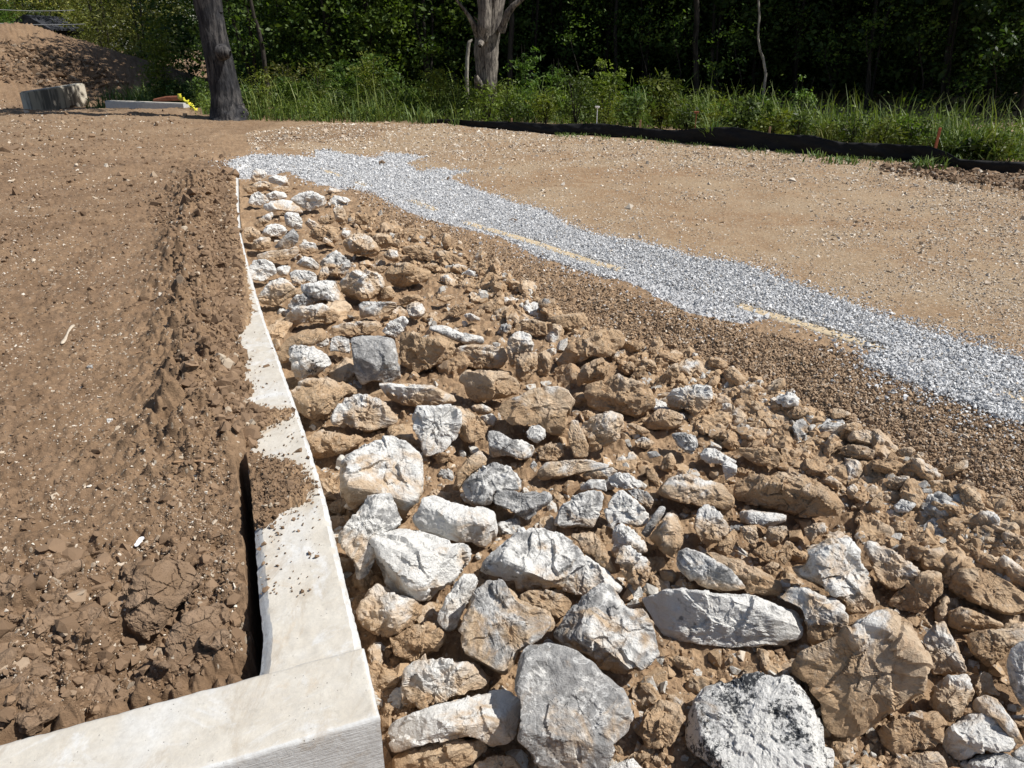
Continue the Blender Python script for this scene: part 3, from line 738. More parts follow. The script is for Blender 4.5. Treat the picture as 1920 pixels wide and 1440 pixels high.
# ------------------------------------------------------------------ the boulders, each outlined from the photograph
# window | code | thickness | what it is | where it is | outline
WINDOWS = {'A': (430, 280, 4), 'B': (500, 560, 4), 'C': (860, 560, 4), 'D': (600, 840, 4), 'E': (1000, 840, 4), 'F': (1440, 760, 4), 'G': (660, 1080, 3), 'H': (1280, 1000, 3)}
ROCKS = '''
A|W|.8|bright white angular boulder|at the far end of the wall, just below the gravel|445,375 530,325 620,308 700,350 738,385 715,430 590,465 500,410
A|W|.8|||270,340 340,310 420,325 438,360 400,385 300,390
A|D|.8|||135,410 165,340 215,315 270,345 298,390 230,425
A|W|.8|fan shaped white boulder|left of the bright white angular one near the wall's far end|250,420 300,390 400,375 470,385 540,450 570,480 480,490 400,460 320,470 255,455
A|T|.8|||185,570 255,500 320,465 335,500 290,550 215,600
A|W|.7|||410,500 430,465 520,480 550,540 545,600 480,600 420,570
A|W|.8|||165,185 200,140 260,155 290,205 230,235 170,250
A|W|.8|||285,215 350,190 430,210 460,290 400,275 300,250
A|T|.8|||160,270 230,235 310,250 300,300 230,320 170,295
A|M|.8|||300,310 370,270 440,280 470,320 400,330
A|B|.8|||95,290 150,275 215,290 200,330 140,335
A|T|.8|||720,320 760,290 820,300 850,320 760,335
A|W|.8|||805,380 820,352 880,360 915,385 860,410
A|T|.8|||775,450 800,420 850,425 868,460 890,540 850,580 800,540
A|M|.8|||660,530 690,500 770,495 800,530 760,560 680,560
A|W|.7|||565,560 590,515 650,545 690,580 620,610
A|W|.9|smooth round white boulder|near the far wall, left of a leaning grey slab|245,620 280,570 340,555 400,570 445,610 400,650 310,660 250,650
A|S|.5|leaning smooth grey slab|propped on a round white boulder near the far wall|325,740 420,640 480,590 520,640 520,690 480,730 400,750
A|M|.8|||110,590 170,580 235,620 230,680 150,700 115,660
A|M|.8|||165,750 180,680 240,655 310,660 310,740 220,760
A|T|.7|||175,800 300,760 430,750 520,720 520,790 440,830 300,850 200,820
A|B|.8|lumpy brown boulder|behind a pale pyramid shaped boulder, midway up the slope|590,640 640,570 740,570 835,590 820,680 770,730 690,690 620,670
A|M|.7|||695,690 710,655 770,690 800,740 740,720
A|D|.8|||835,650 850,605 915,610 900,650 850,685
A|T|.9|pale pyramid shaped boulder|with brown foot, midway up the rock slope|845,700 900,640 980,620 1050,650 1110,710 1135,790 1070,810 960,790 880,770
A|M|.8|||1065,660 1120,625 1190,640 1225,690 1215,730 1140,745
A|M|.8|||1230,690 1270,670 1290,720 1270,760
A|M|.8|||1150,790 1200,745 1260,760 1285,830 1240,850 1170,820
A|B|.6|flat topped mud brown block|right of a pale pyramid shaped boulder|1290,730 1390,720 1480,730 1530,790 1520,840 1440,830 1330,790
A|B|.6|thin brown slab|at the upper edge of the rocks near brown gravel|1285,600 1400,590 1500,605 1520,650 1450,665 1320,640
A|B|.7|long brown wedge rock|at the upper right edge of the rocks beside brown gravel|1540,760 1620,755 1700,800 1820,850 1760,860 1580,865
A|B|.8|||1590,690 1610,625 1660,640 1665,720 1620,760
A|M|.8|||520,720 560,690 640,700 670,760 600,790 540,780
A|W|.8|||495,860 560,800 620,815 680,870 660,910 560,890
A|G|.8|upright grey boulder|with a brown foot, left of a pale pyramid shaped boulder|670,850 740,790 800,750 860,800 910,840 900,930 820,960 750,950 700,900
A|T|.8|||660,960 690,890 740,860 750,940 720,980 670,990
A|G|.8|grey tan boulder|tucked against the far part of the concrete wall|135,900 180,830 260,820 330,850 360,930 260,990 170,985
A|W|.7|||340,900 400,870 460,875 450,920 430,950 370,945
A|D|.7|black and white mottled boulder|near the far wall between paler boulders|445,930 500,900 600,910 660,940 655,1000 570,990 520,1030 470,1000
A|T|.8|streaky tan grey boulder|beside the wall under a black and white mottled one|200,1110 300,990 400,960 450,990 525,1075 440,1120 350,1180 240,1160
A|G|.7|jagged grey streaked boulder|just in front of the black and white mottled boulder|520,1000 600,1010 700,980 800,985 820,1050 880,1150 840,1180 720,1130 640,1140 560,1090
A|T|.9|large white and tan boulder|upright in the middle of the upper rock slope|815,1010 880,930 980,895 1100,920 1160,960 1170,1010 1090,1120 980,1145 890,1110 830,1060
A|B|.8|broad brown boulder with chalky rim|right of the large white and tan upper boulder|1160,930 1220,850 1330,850 1430,880 1530,930 1490,990 1400,1010 1280,1050 1180,990
A|B|.8|||1070,890 1150,870 1200,885 1150,930 1090,920
A|G|.6|blocky light grey slab|lying below the large white and tan upper boulder|970,1160 1010,1135 1130,1145 1250,1140 1265,1190 1150,1240 980,1270
A|B|.8|||1265,1130 1330,1090 1420,1090 1470,1140 1380,1150 1290,1175
A|T|.8|||1320,1180 1390,1135 1450,1160 1480,1220 1420,1280 1350,1260
A|B|.8|||1100,1090 1150,1040 1210,1020 1250,1090 1220,1135 1110,1135
A|G|.8|||430,1170 500,1090 560,1080 650,1150 560,1180 450,1210
A|T|.8|wide white tan boulder|beside the wall with a dark hollow beneath it|415,1260 470,1190 600,1170 700,1150 800,1220 850,1270 750,1310 640,1290 500,1320 420,1300
A|M|.7|||755,1330 840,1300 950,1290 1130,1290 1160,1330 1060,1390 880,1400 770,1370
A|D|.6|finger shaped black and white rock|lying slanted at the top of the middle rocks|1140,1370 1200,1290 1310,1245 1350,1290 1320,1340 1260,1420 1180,1390
A|B|.8|||1440,870 1530,850 1580,880 1530,920
A|W|.8|||1750,930 1790,900 1850,920 1840,960
A|B|.8|||1620,1230 1700,1160 1780,1170 1770,1230 1690,1260
A|D|.7|||1755,1240 1800,1225 1885,1265 1880,1290 1790,1290
A|B|.8|||1540,1120 1640,1090 1700,1110 1620,1150
A|B|.8|||935,550 950,470 1060,500 1060,560 990,570
B|D|.9|dark faced grey boulder with white edges|closest big boulder beside the middle of the wall|162,350 240,342 340,355 450,415 495,490 400,560 240,628 185,540
B|B|.7|||60,410 150,300 270,235 420,220 470,270 440,320 350,350 170,345 160,490 90,490
B|G|.8|||385,320 440,280 470,310 465,345 410,370 370,355
B|G|.7|||480,300 530,275 620,300 630,420 520,390 470,400
B|S|.8|square shouldered grey boulder|with brown foot, standing in the middle of the slope|625,295 720,275 850,275 960,300 980,400 1010,600 930,640 800,620 700,650 660,560 640,420
B|B|.8|big tan mud faced boulder|right of the square shouldered grey boulder|990,320 1010,245 1100,230 1160,290 1300,280 1410,330 1420,400 1370,520 1250,510 1100,560 1000,480
B|G|.6|long flat grey rock|lying above the pair of pale blocks|1190,230 1230,195 1330,195 1450,250 1640,290 1640,350 1560,345 1440,330 1280,260
B|T|.8|chalky white block|upper of two pale blocks in mid slope|1405,430 1430,350 1600,345 1780,360 1815,450 1770,520 1560,525 1430,490
B|M|.7|white topped brown block|lower of two pale blocks over a dark gap|1430,600 1480,530 1650,535 1800,545 1900,630 1915,700 1800,745 1560,780 1500,720 1470,650
B|M|.8|ochre stained boulder|half buried beside the wall behind a white boulder|175,680 280,600 420,585 560,620 690,680 700,710 600,740 500,790 470,900 330,920 230,850 190,740
B|Y|.8|white boulder with yellow stain|overhanging a dark hollow near the wall|475,900 510,810 600,740 700,710 850,750 930,820 1000,930 920,970 760,1000 600,960 480,945
B|T|.7|low white and brown rock|behind the grey white lump, pointing right|810,630 900,630 1050,640 1250,650 1400,720 1445,780 1300,810 1100,810 960,780 870,710
B|W|1|big grey white lump|with a flat slanting front, centre left of the rocks|1090,870 1120,800 1250,800 1400,790 1470,850 1465,940 1420,1060 1320,1150 1180,1200 1160,1090 1090,970
B|M|.8|||1400,800 1480,810 1590,880 1660,960 1640,1050 1500,1090 1440,1040 1465,940
B|M|.8|||1530,800 1620,790 1700,830 1690,870 1580,870
B|D|.8|||1600,880 1690,860 1730,900 1700,960 1620,930
B|B|.5|mud coated flat slab|wedged by the wall in front of the yellow stained boulder|290,1040 400,980 560,1010 760,1040 720,1080 560,1170 430,1200 330,1190
D|Q|1|huge pale grey boulder|with tan flanks and a small pit, beside the wall|140,180 160,90 280,0 460,-80 560,-100 640,-60 720,0 770,80 790,320 740,440 650,560 590,500 520,380 420,330 300,400 190,490 150,350
D|G|.9|smooth grey boulder|in the shade between the wall and the front white boulder|270,480 330,390 450,320 540,340 580,450 640,560 560,600 430,660 400,860 300,1040 240,840 150,750 130,660 200,560
D|W|1|large rugged white boulder|overhanging its neighbours near the wall corner|345,660 420,610 560,595 760,620 950,690 1130,715 1145,800 1110,900 1000,1010 870,1090 810,1150 700,1150 560,1090 470,1020 450,920 390,800
D|M|.8|tan streaked boulder|shaded under the large rugged white boulder|270,1200 350,1080 430,1000 560,1090 780,1150 760,1240 700,1330 500,1430 330,1360 280,1290
D|B|.8|rounded mud lump|below the tan streaked boulder beside the wall corner|520,1430 700,1330 850,1300 950,1400 960,1440 900,1520 700,1600 560,1560
D|W|.8|layered white boulder|just behind the large rugged white boulder|680,530 740,460 760,370 850,345 960,390 1080,430 1160,450 1240,440 1320,480 1335,620 1310,700 1240,760 1140,720 960,690 760,620 700,590
D|Q|.8|broad grey boulder with tan skirt|in the middle of the foreground rocks|1170,930 1250,810 1370,720 1470,620 1590,585 1750,620 1890,680 1980,790 2010,880 1900,940 1830,1060 1640,1060 1480,1080 1440,1000 1300,960
D|G|.7|narrow upright grey stone|squeezed right of the large rugged white boulder|870,1290 950,1110 1010,1010 1110,930 1170,940 1200,1000 1130,1110 1060,1250 1010,1380 930,1380
G|Q|.9|heart shaped grey boulder|with brown lower half, near the front wall corner|620,240 680,90 760,20 850,10 900,80 960,140 1060,170 1150,220 1150,280 1080,350 940,430 870,580 760,520 620,420 600,330
D|O|.7|dark brown veined rock|between two big grey boulders in the foreground|1480,1110 1560,1060 1700,1060 1850,1110 1890,1160 1860,1250 1790,1290 1650,1200 1500,1150
D|G|.9|white veined grey boulder|in the centre with a tan rock behind it|1140,190 1300,100 1440,150 1500,220 1535,320 1400,330 1310,310 1260,430 1150,450 1060,380 1050,280
D|M|.8|leaning tan grey rock|behind and left of the white veined grey boulder|985,330 1020,200 1100,80 1200,10 1260,80 1250,120 1140,190 1060,270 1030,340
D|G|.8|saddle shaped grey white rock|right of the white veined grey boulder|1290,410 1310,310 1430,320 1500,340 1640,320 1740,340 1750,390 1650,470 1560,550 1480,500 1400,460
E|G|.8|wedge shaped pale grey rock|with a hollow underside, centre of the picture's lower half|140,590 200,440 320,350 440,310 530,330 520,450 450,600 330,590 250,600
E|S|.7|||350,290 420,235 540,235 555,330 460,310 350,330
E|W|.6|flat bright white rock|above the two lobed white boulder|550,220 640,180 720,190 830,270 820,300 680,310 590,290
E|T|.7|||360,200 450,150 590,145 640,180 550,230 480,240 380,240
E|W|.9|two lobed white boulder|over a dark hole in the centre right|530,470 580,380 640,310 700,330 780,400 880,510 850,580 780,600 680,560 610,560 590,620 545,560
E|G|.8|||700,320 770,300 860,330 905,390 880,460 790,400
E|T|.8|large tan boulder with pale top|right of the two lobed white boulder|910,330 960,260 1060,200 1180,190 1290,240 1410,260 1480,330 1530,440 1470,480 1380,440 1240,440 1110,400 1060,390 960,370
E|B|.5|wide mud covered flat boulder|with chalk patches, right of the large tan boulder|1500,330 1500,270 1560,215 1700,200 1880,180 2040,195 2240,310 2340,430 2320,520 2080,530 1880,470 1600,440 1530,400
E|S|.6|||800,640 870,540 950,430 1000,440 980,500 900,610 860,680
E|M|.8|egg shaped tan boulder|right of the tall tan stone|860,680 930,590 1020,470 1080,500 1130,620 1120,740 1050,830 960,780 900,710
E|T|.8|five sided tan and white boulder|in front of the large tan boulder|1200,590 1230,470 1290,420 1350,430 1420,510 1485,610 1420,680 1300,745 1240,680
E|G|.6|||1540,480 1620,460 1750,480 1890,490 1900,550 1760,600 1680,570 1550,570
E|M|.8|||1540,590 1670,575 1690,690 1660,760 1580,680
E|O|.8|||1740,660 1760,590 1900,580 1910,650 1820,750 1760,730
E|B|.8|||1630,780 1750,705 1820,770 1820,830 1750,860
E|B|.8|||1710,900 1790,850 1850,870 1810,950 1740,935
E|B|.8|||1830,800 1900,690 1960,720 1930,830 1880,890
E|B|.7|||1350,740 1420,690 1510,600 1520,700 1480,800 1400,800
E|T|.8|tall tan stone|standing below the two lobed white boulder|580,780 600,600 660,555 760,620 850,720 865,780 780,790 740,730 640,740 620,850
E|T|.8|knobby white edged stone|in front of the tall tan stone|620,850 650,740 720,725 790,790 870,840 885,940 850,1000 760,1075 690,980 650,920
E|G|.7|grey wedge boulder|behind the longest white boulder, mud over its back|1065,870 1080,780 1150,735 1280,790 1440,880 1530,950 1600,1050 1540,1080 1400,1080 1260,1040 1130,960
E|B|.6|||1230,760 1400,780 1600,870 1800,960 1890,1050 1830,1120 1640,1090 1540,1050 1450,900
E|V|.9|longest white boulder|lying level across the lower middle right|780,1130 900,1070 1100,1050 1250,1070 1450,1090 1650,1100 1860,1170 2010,1230 2050,1320 2040,1440 1950,1480 1700,1510 1300,1500 1000,1450 930,1420 900,1290
E|V|.8|white and dark grey boulder|between broad grey boulder and the knobby stone|210,1080 250,930 330,830 390,790 500,880 600,960 680,1060 660,1120 590,1040 490,1010 440,1080 370,1110
E|B|.7|||250,640 450,630 520,700 600,870 640,960 560,930 430,800 370,790 330,700
G|Q|.9|shoulder shaped grey boulder|left of the longest white boulder, front centre|1110,340 1200,210 1300,110 1390,40 1450,40 1500,90 1540,170 1640,180 1700,270 1735,450 1650,520 1520,560 1390,520 1300,440 1200,400
G|S|1|flat faced smooth grey boulder|largest in front, white flecks, dark left side|910,600 940,470 985,385 1120,365 1270,420 1390,520 1530,640 1590,780 1560,880 1480,950 1440,1080 1380,1160 1100,1160 1000,1000 920,930 960,700
G|T|.9|cream boulder with mud clot|right of the front wall corner|270,720 280,520 400,450 560,470 710,490 800,590 790,640 640,680 480,720 380,760
G|W|.7|flat white slab rock|touching the front corner of the wall|185,830 340,760 560,700 800,640 880,635 970,700 960,780 900,950 800,980 760,850 620,910 440,920 270,990 200,1020
G|O|.6|flat grey brown rock|shaded under the flat white slab at the bottom|210,1030 330,960 480,910 640,920 760,900 770,980 680,1060 560,1120 230,1120
G|T|.7|||680,1060 780,1010 900,1010 960,1080 940,1130 700,1130
H|X|1|black mottled white boulder|round, at the bottom edge right of centre|45,960 100,850 250,830 330,790 480,780 620,810 700,880 760,1000 800,1130 850,1260 860,1400 300,1400 200,1330 60,1250 10,1180 15,1090
H|N|.9|big tan boulder with grey crest|right of the black mottled boulder|580,760 640,680 740,640 880,560 970,480 1090,440 1180,430 1300,490 1320,600 1400,690 1390,880 1280,960 1110,1050 980,1165 860,1150 790,1080 770,960 700,850
H|T|.9|round half white boulder|against the right end of the longest white boulder|550,370 600,300 700,300 780,350 880,370 940,460 930,520 830,600 750,640 700,620 680,430
H|T|.8|tall white and mud boulder|left of a deep dark cleft on the right|680,170 700,90 800,30 920,15 990,60 1010,170 1050,220 1060,310 1100,420 1000,460 950,470 890,370 800,320 650,250 600,190
H|T|.8|grey white slanting rock|right of the deep dark cleft|1010,50 1080,40 1180,90 1260,160 1330,190 1350,260 1200,330 1160,320 1090,260 1055,170
H|M|.8|tan lump|below the grey white slanting rock at the right|1140,390 1200,330 1300,250 1380,200 1460,220 1465,340 1380,420 1330,450 1200,430
H|B|.7|sharp edged wedge boulder|flat brown top and grey front, right edge|1490,310 1510,240 1580,180 1700,200 1830,270 1940,350 1930,450 1820,470 1650,400 1520,340
H|M|.7|||1490,520 1490,440 1560,410 1680,450 1800,510 1840,530 1740,550 1570,560
H|M|.7|brown slab leaning left|below the sharp edged wedge at the right edge|1570,570 1700,540 1960,530 1960,600 1850,640 1820,700 1720,760 1640,700
H|S|.7|smooth grey boulder cut by the frame|at the right edge near the bottom|1820,740 1840,650 1890,610 2020,580 2060,900 1990,1030 1890,960 1840,850
H|T|.8|peaked white flecked rock|right of the grey crested tan boulder|1345,590 1400,510 1470,490 1530,590 1590,740 1600,790 1480,800 1400,800 1380,680
H|M|.8|||1400,870 1480,800 1600,790 1650,890 1600,970 1560,1040 1500,1070 1380,960
H|M|.7|||1640,870 1690,770 1740,800 1760,880 1800,920 1700,900 1660,930
H|T|.7|||1620,1000 1640,930 1700,905 1770,930 1880,1080 1930,1180 1870,1200 1800,1080 1700,1010
H|W|.8|wedge shaped white rock|in the bottom right corner above a grey one|1450,1200 1480,1090 1600,1010 1720,1005 1830,1090 1890,1180 1850,1230 1700,1230 1560,1280 1490,1280
H|B|.7|crackled mud boulder|between the black mottled boulder and the bottom right corner|1090,1110 1160,1040 1300,1000 1440,1000 1490,1080 1450,1200 1330,1220 1180,1265 1130,1200
H|G|.8|||1560,1330 1640,1250 1800,1230 1930,1290 1930,1400 1570,1400
H|M|.8|||1150,1290 1300,1230 1440,1225 1480,1280 1500,1360 1150,1360
H|S|.7|||1840,1240 1930,1180 1990,1250 1960,1340 1880,1280
H|W|.7|||-420,1310 -280,1260 -220,1330 -240,1400 -400,1390
G|B|.7|||1610,900 1640,760 1740,690 1840,720 1880,800 1800,960 1660,975
G|B|.7|||1770,460 1830,445 1920,470 1920,530 1830,520
C|O|.8|||590,30 620,0 720,0 730,60 670,85 610,70
C|B|.7|||425,210 450,160 560,150 660,180 670,270 580,290 500,250 430,235
C|B|.8|||650,150 700,130 830,110 940,100 985,200 940,240 850,260 770,220 700,190
C|T|.8|standing tan rock with white tip|right of the chalky white block|360,330 400,260 480,240 540,270 565,340 560,390 440,450 400,540 370,450
C|M|.7|||425,590 430,450 500,400 590,400 595,490 540,590 490,640
C|B|.7|||590,430 640,380 690,410 705,490 670,580 590,580
C|B|.6|broad flat mud boulder|nearest the brown gravel at the middle of the slope|710,500 760,420 850,310 980,240 1120,220 1220,240 1260,310 1240,360 1140,430 1000,430 870,470 810,540
C|M|.8|||880,600 920,510 1000,460 1080,440 1130,490 1130,540 1080,620 930,640 890,670
C|B|.7|square mud topped slab|right of the cone backed brown boulder|930,640 1080,620 1200,560 1330,620 1430,650 1490,780 1480,810 1330,910 1190,850 1020,850 960,790
C|B|.8|||1290,580 1330,520 1390,500 1410,560 1350,630
C|B|.6|||1450,650 1540,560 1630,470 1665,560 1620,630 1530,660
C|T|.9|chalk capped brown boulder|right end of the middle rocks among rubble|1550,740 1600,680 1720,650 1880,640 1915,720 1880,800 1760,880 1700,830 1580,820
C|N|.9|cone backed brown boulder|with grey upper edge, in the middle of the rocks|275,820 330,770 460,720 560,670 740,650 830,690 880,760 830,880 800,980 760,1050 660,1000 600,940 480,940 400,960 310,870
C|G|.9|small round speckled stone|perched against the cone backed brown boulder|505,1000 540,955 600,945 650,980 655,1040 590,1090 520,1050
C|G|.8|jagged grey rock|left of the small round speckled stone|215,1000 260,975 330,1010 410,1070 500,1060 570,1110 560,1180 510,1210 430,1190 330,1180 230,1190
C|B|.7|||580,1130 680,1080 780,1080 795,1180 720,1220 610,1220
C|T|.7|slim standing stone|between cone backed boulder and the white faced one|820,1000 840,920 880,900 920,960 975,1100 970,1190 870,1200 830,1100
C|T|.9|white faced tan boulder|in front of the square mud topped slab|910,950 1000,880 1140,840 1235,870 1245,960 1200,1060 1080,1120 980,1160 940,1050
C|M|.5|||1250,950 1300,930 1400,970 1440,1000 1400,1020 1300,980
C|B|.7|||1370,940 1500,820 1620,840 1685,880 1680,960 1580,980 1440,985
C|G|.8|||1590,1010 1680,1000 1780,1030 1800,1100 1740,1180 1640,1100
C|B|.7|||1320,1060 1390,1035 1480,1080 1420,1130 1330,1110
C|S|.7|||1410,1150 1480,1140 1520,1180 1430,1200
C|T|.7|long low tan rock|with white flecked top, below the slim standing stone|580,1290 640,1230 800,1210 1000,1210 1150,1240 1180,1260 920,1310 740,1350 600,1370
C|G|.7|||530,1260 560,1210 590,1240 580,1310
C|B|.8|||1540,1180 1600,1150 1630,1220 1600,1310 1500,1280
E|W|.8|||1240,60 1280,0 1360,0 1450,60 1530,100 1530,130 1380,120 1290,110
E|W|.8|||1410,120 1460,90 1530,130 1520,200 1440,240
E|B|.8|||1520,0 1700,-10 1830,0 1860,60 1840,150 1680,130 1560,60
F|B|.8|||140,60 200,10 300,20 340,80 250,110 160,100
F|M|.8|||470,80 490,20 560,30 640,70 560,100 480,110
F|T|.8|white splashed tan rock|in the rubble below the brown gravel, right side|580,250 640,190 740,180 830,220 870,310 760,310 640,280
F|O|.7|dark fronted flat rock|in the rubble just below the white splashed tan rock|515,320 600,290 750,310 830,360 800,410 660,400 560,370
F|B|.8|||960,370 1000,320 1080,310 1110,340 1050,420
F|B|.8|||1050,400 1130,360 1170,420 1110,480 1060,460
F|M|.8|knuckle shaped tan stone|standing in the rubble at the right|1290,510 1330,460 1440,420 1500,400 1505,470 1420,500 1330,540
F|T|.8|||860,580 960,530 1070,530 1060,580 970,640 890,620
F|T|.8|||410,560 470,525 560,590 550,640 480,620
F|T|.8|||590,620 640,585 680,630 640,710 600,700
F|B|.8|||720,770 850,640 870,720 850,800 760,810
F|G|.8|||940,760 1000,700 1120,740 1060,800 960,810
F|T|.9|pale tan block|largest in the rubble near the right edge|1500,860 1570,830 1590,780 1700,800 1750,860 1740,930 1680,970 1560,970
F|B|.8|||1200,560 1290,560 1370,560 1370,640 1290,660 1240,640
F|M|.8|||1410,600 1500,560 1560,590 1530,640 1440,660
F|B|.8|||1400,1020 1440,910 1530,990 1490,1020
F|M|.8|||1740,970 1800,930 1940,1000 1950,1090 1800,1080
F|B|.8|||1520,1010 1640,980 1740,1000 1750,1030 1600,1050
F|B|.8|||910,890 980,860 1050,890 1050,940 960,950
F|M|.8|||260,930 350,880 430,880 440,950 350,990 320,1050
'''
CODES = {'W': (.20, .78, .10), 'V': (.22, .66, .24), 'G': (.20, .50, .18), 'S': (.06, .44, .05), 'T': (.50, .78, .05), 'Y': (.44, .88, .05),
         'M': (.70, .76, .06), 'B': (.86, .80, .05), 'D': (.16, .62, .55), 'X': (.12, .80, .68), 'O': (.60, .35, .35), 'Q': (.34, .47, .10), 'N': (.72, .55, .05)}
TONE = {'W': 'white', 'V': 'white', 'G': 'grey', 'S': 'smooth grey', 'T': 'tan and white', 'Y': 'white', 'M': 'tan', 'B': 'mud brown', 'D': 'dark mottled', 'X': 'mottled', 'O': 'dark brown', 'Q': 'grey', 'N': 'brown'}

_ico = {}
def ico(level):
    if level not in _ico:
        bm = bmesh.new(); bmesh.ops.create_icosphere(bm, subdivisions=level, radius=1.0)
        V = np.array([v.co[:] for v in bm.verts]); F = np.array([[v.index for v in f.verts] for f in bm.faces])
        bm.free(); _ico[level] = (V, F)
    return _ico[level]

def centroid(P):
    x, y = P[:, 0], P[:, 1]; x1, y1 = np.roll(x, -1), np.roll(y, -1)
    c = x * y1 - x1 * y; a = c.sum() / 2
    return np.array([((x + x1) * c).sum() / (6 * a), ((y + y1) * c).sum() / (6 * a)]), abs(a)

def radial(P):
    """distance from the origin to the outline for 360 directions"""
    ang = np.radians(np.arange(360)); out = np.zeros(360)
    n = len(P)
    for k, a in enumerate(ang):
        d = np.array([math.cos(a), math.sin(a)]); best = 0
        for i in range(n):
            A = P[i]; B = P[(i + 1) % n]; e = B - A
            den = d[0] * e[1] - d[1] * e[0]
            if abs(den) < 1e-12: continue
            t = (A[0] * e[1] - A[1] * e[0]) / den
            u = (A[0] * d[1] - A[1] * d[0]) / den
            if t > 0 and -1e-6 <= u <= 1 + 1e-6 and t > best: best = t
        out[k] = best
    out = np.where(out <= 0, out[out > 0].min() if (out > 0).any() else .01, out)
    k = np.array([1, 2, 3, 2, 1.]); k /= k.sum()
    return np.convolve(np.concatenate([out[-2:], out, out[:2]]), k, 'valid')

def vnormals(Q, F):
    fn = np.cross(Q[F[:, 1]] - Q[F[:, 0]], Q[F[:, 2]] - Q[F[:, 0]])
    N = np.zeros_like(Q)
    for k in range(3):
        for c in range(3): N[:, c] += np.bincount(F[:, k], fn[:, c], len(Q))
    # spread over neighbours so that edges turn gradually
    for _ in range(1):
        S = N.copy()
        for a, b in ((0, 1), (1, 2), (2, 0)):
            for c in range(3): S[:, c] += np.bincount(F[:, a], N[F[:, b], c], len(Q))
        N = S / np.maximum(np.linalg.norm(S, axis=1)[:, None], 1e-12)
    return N

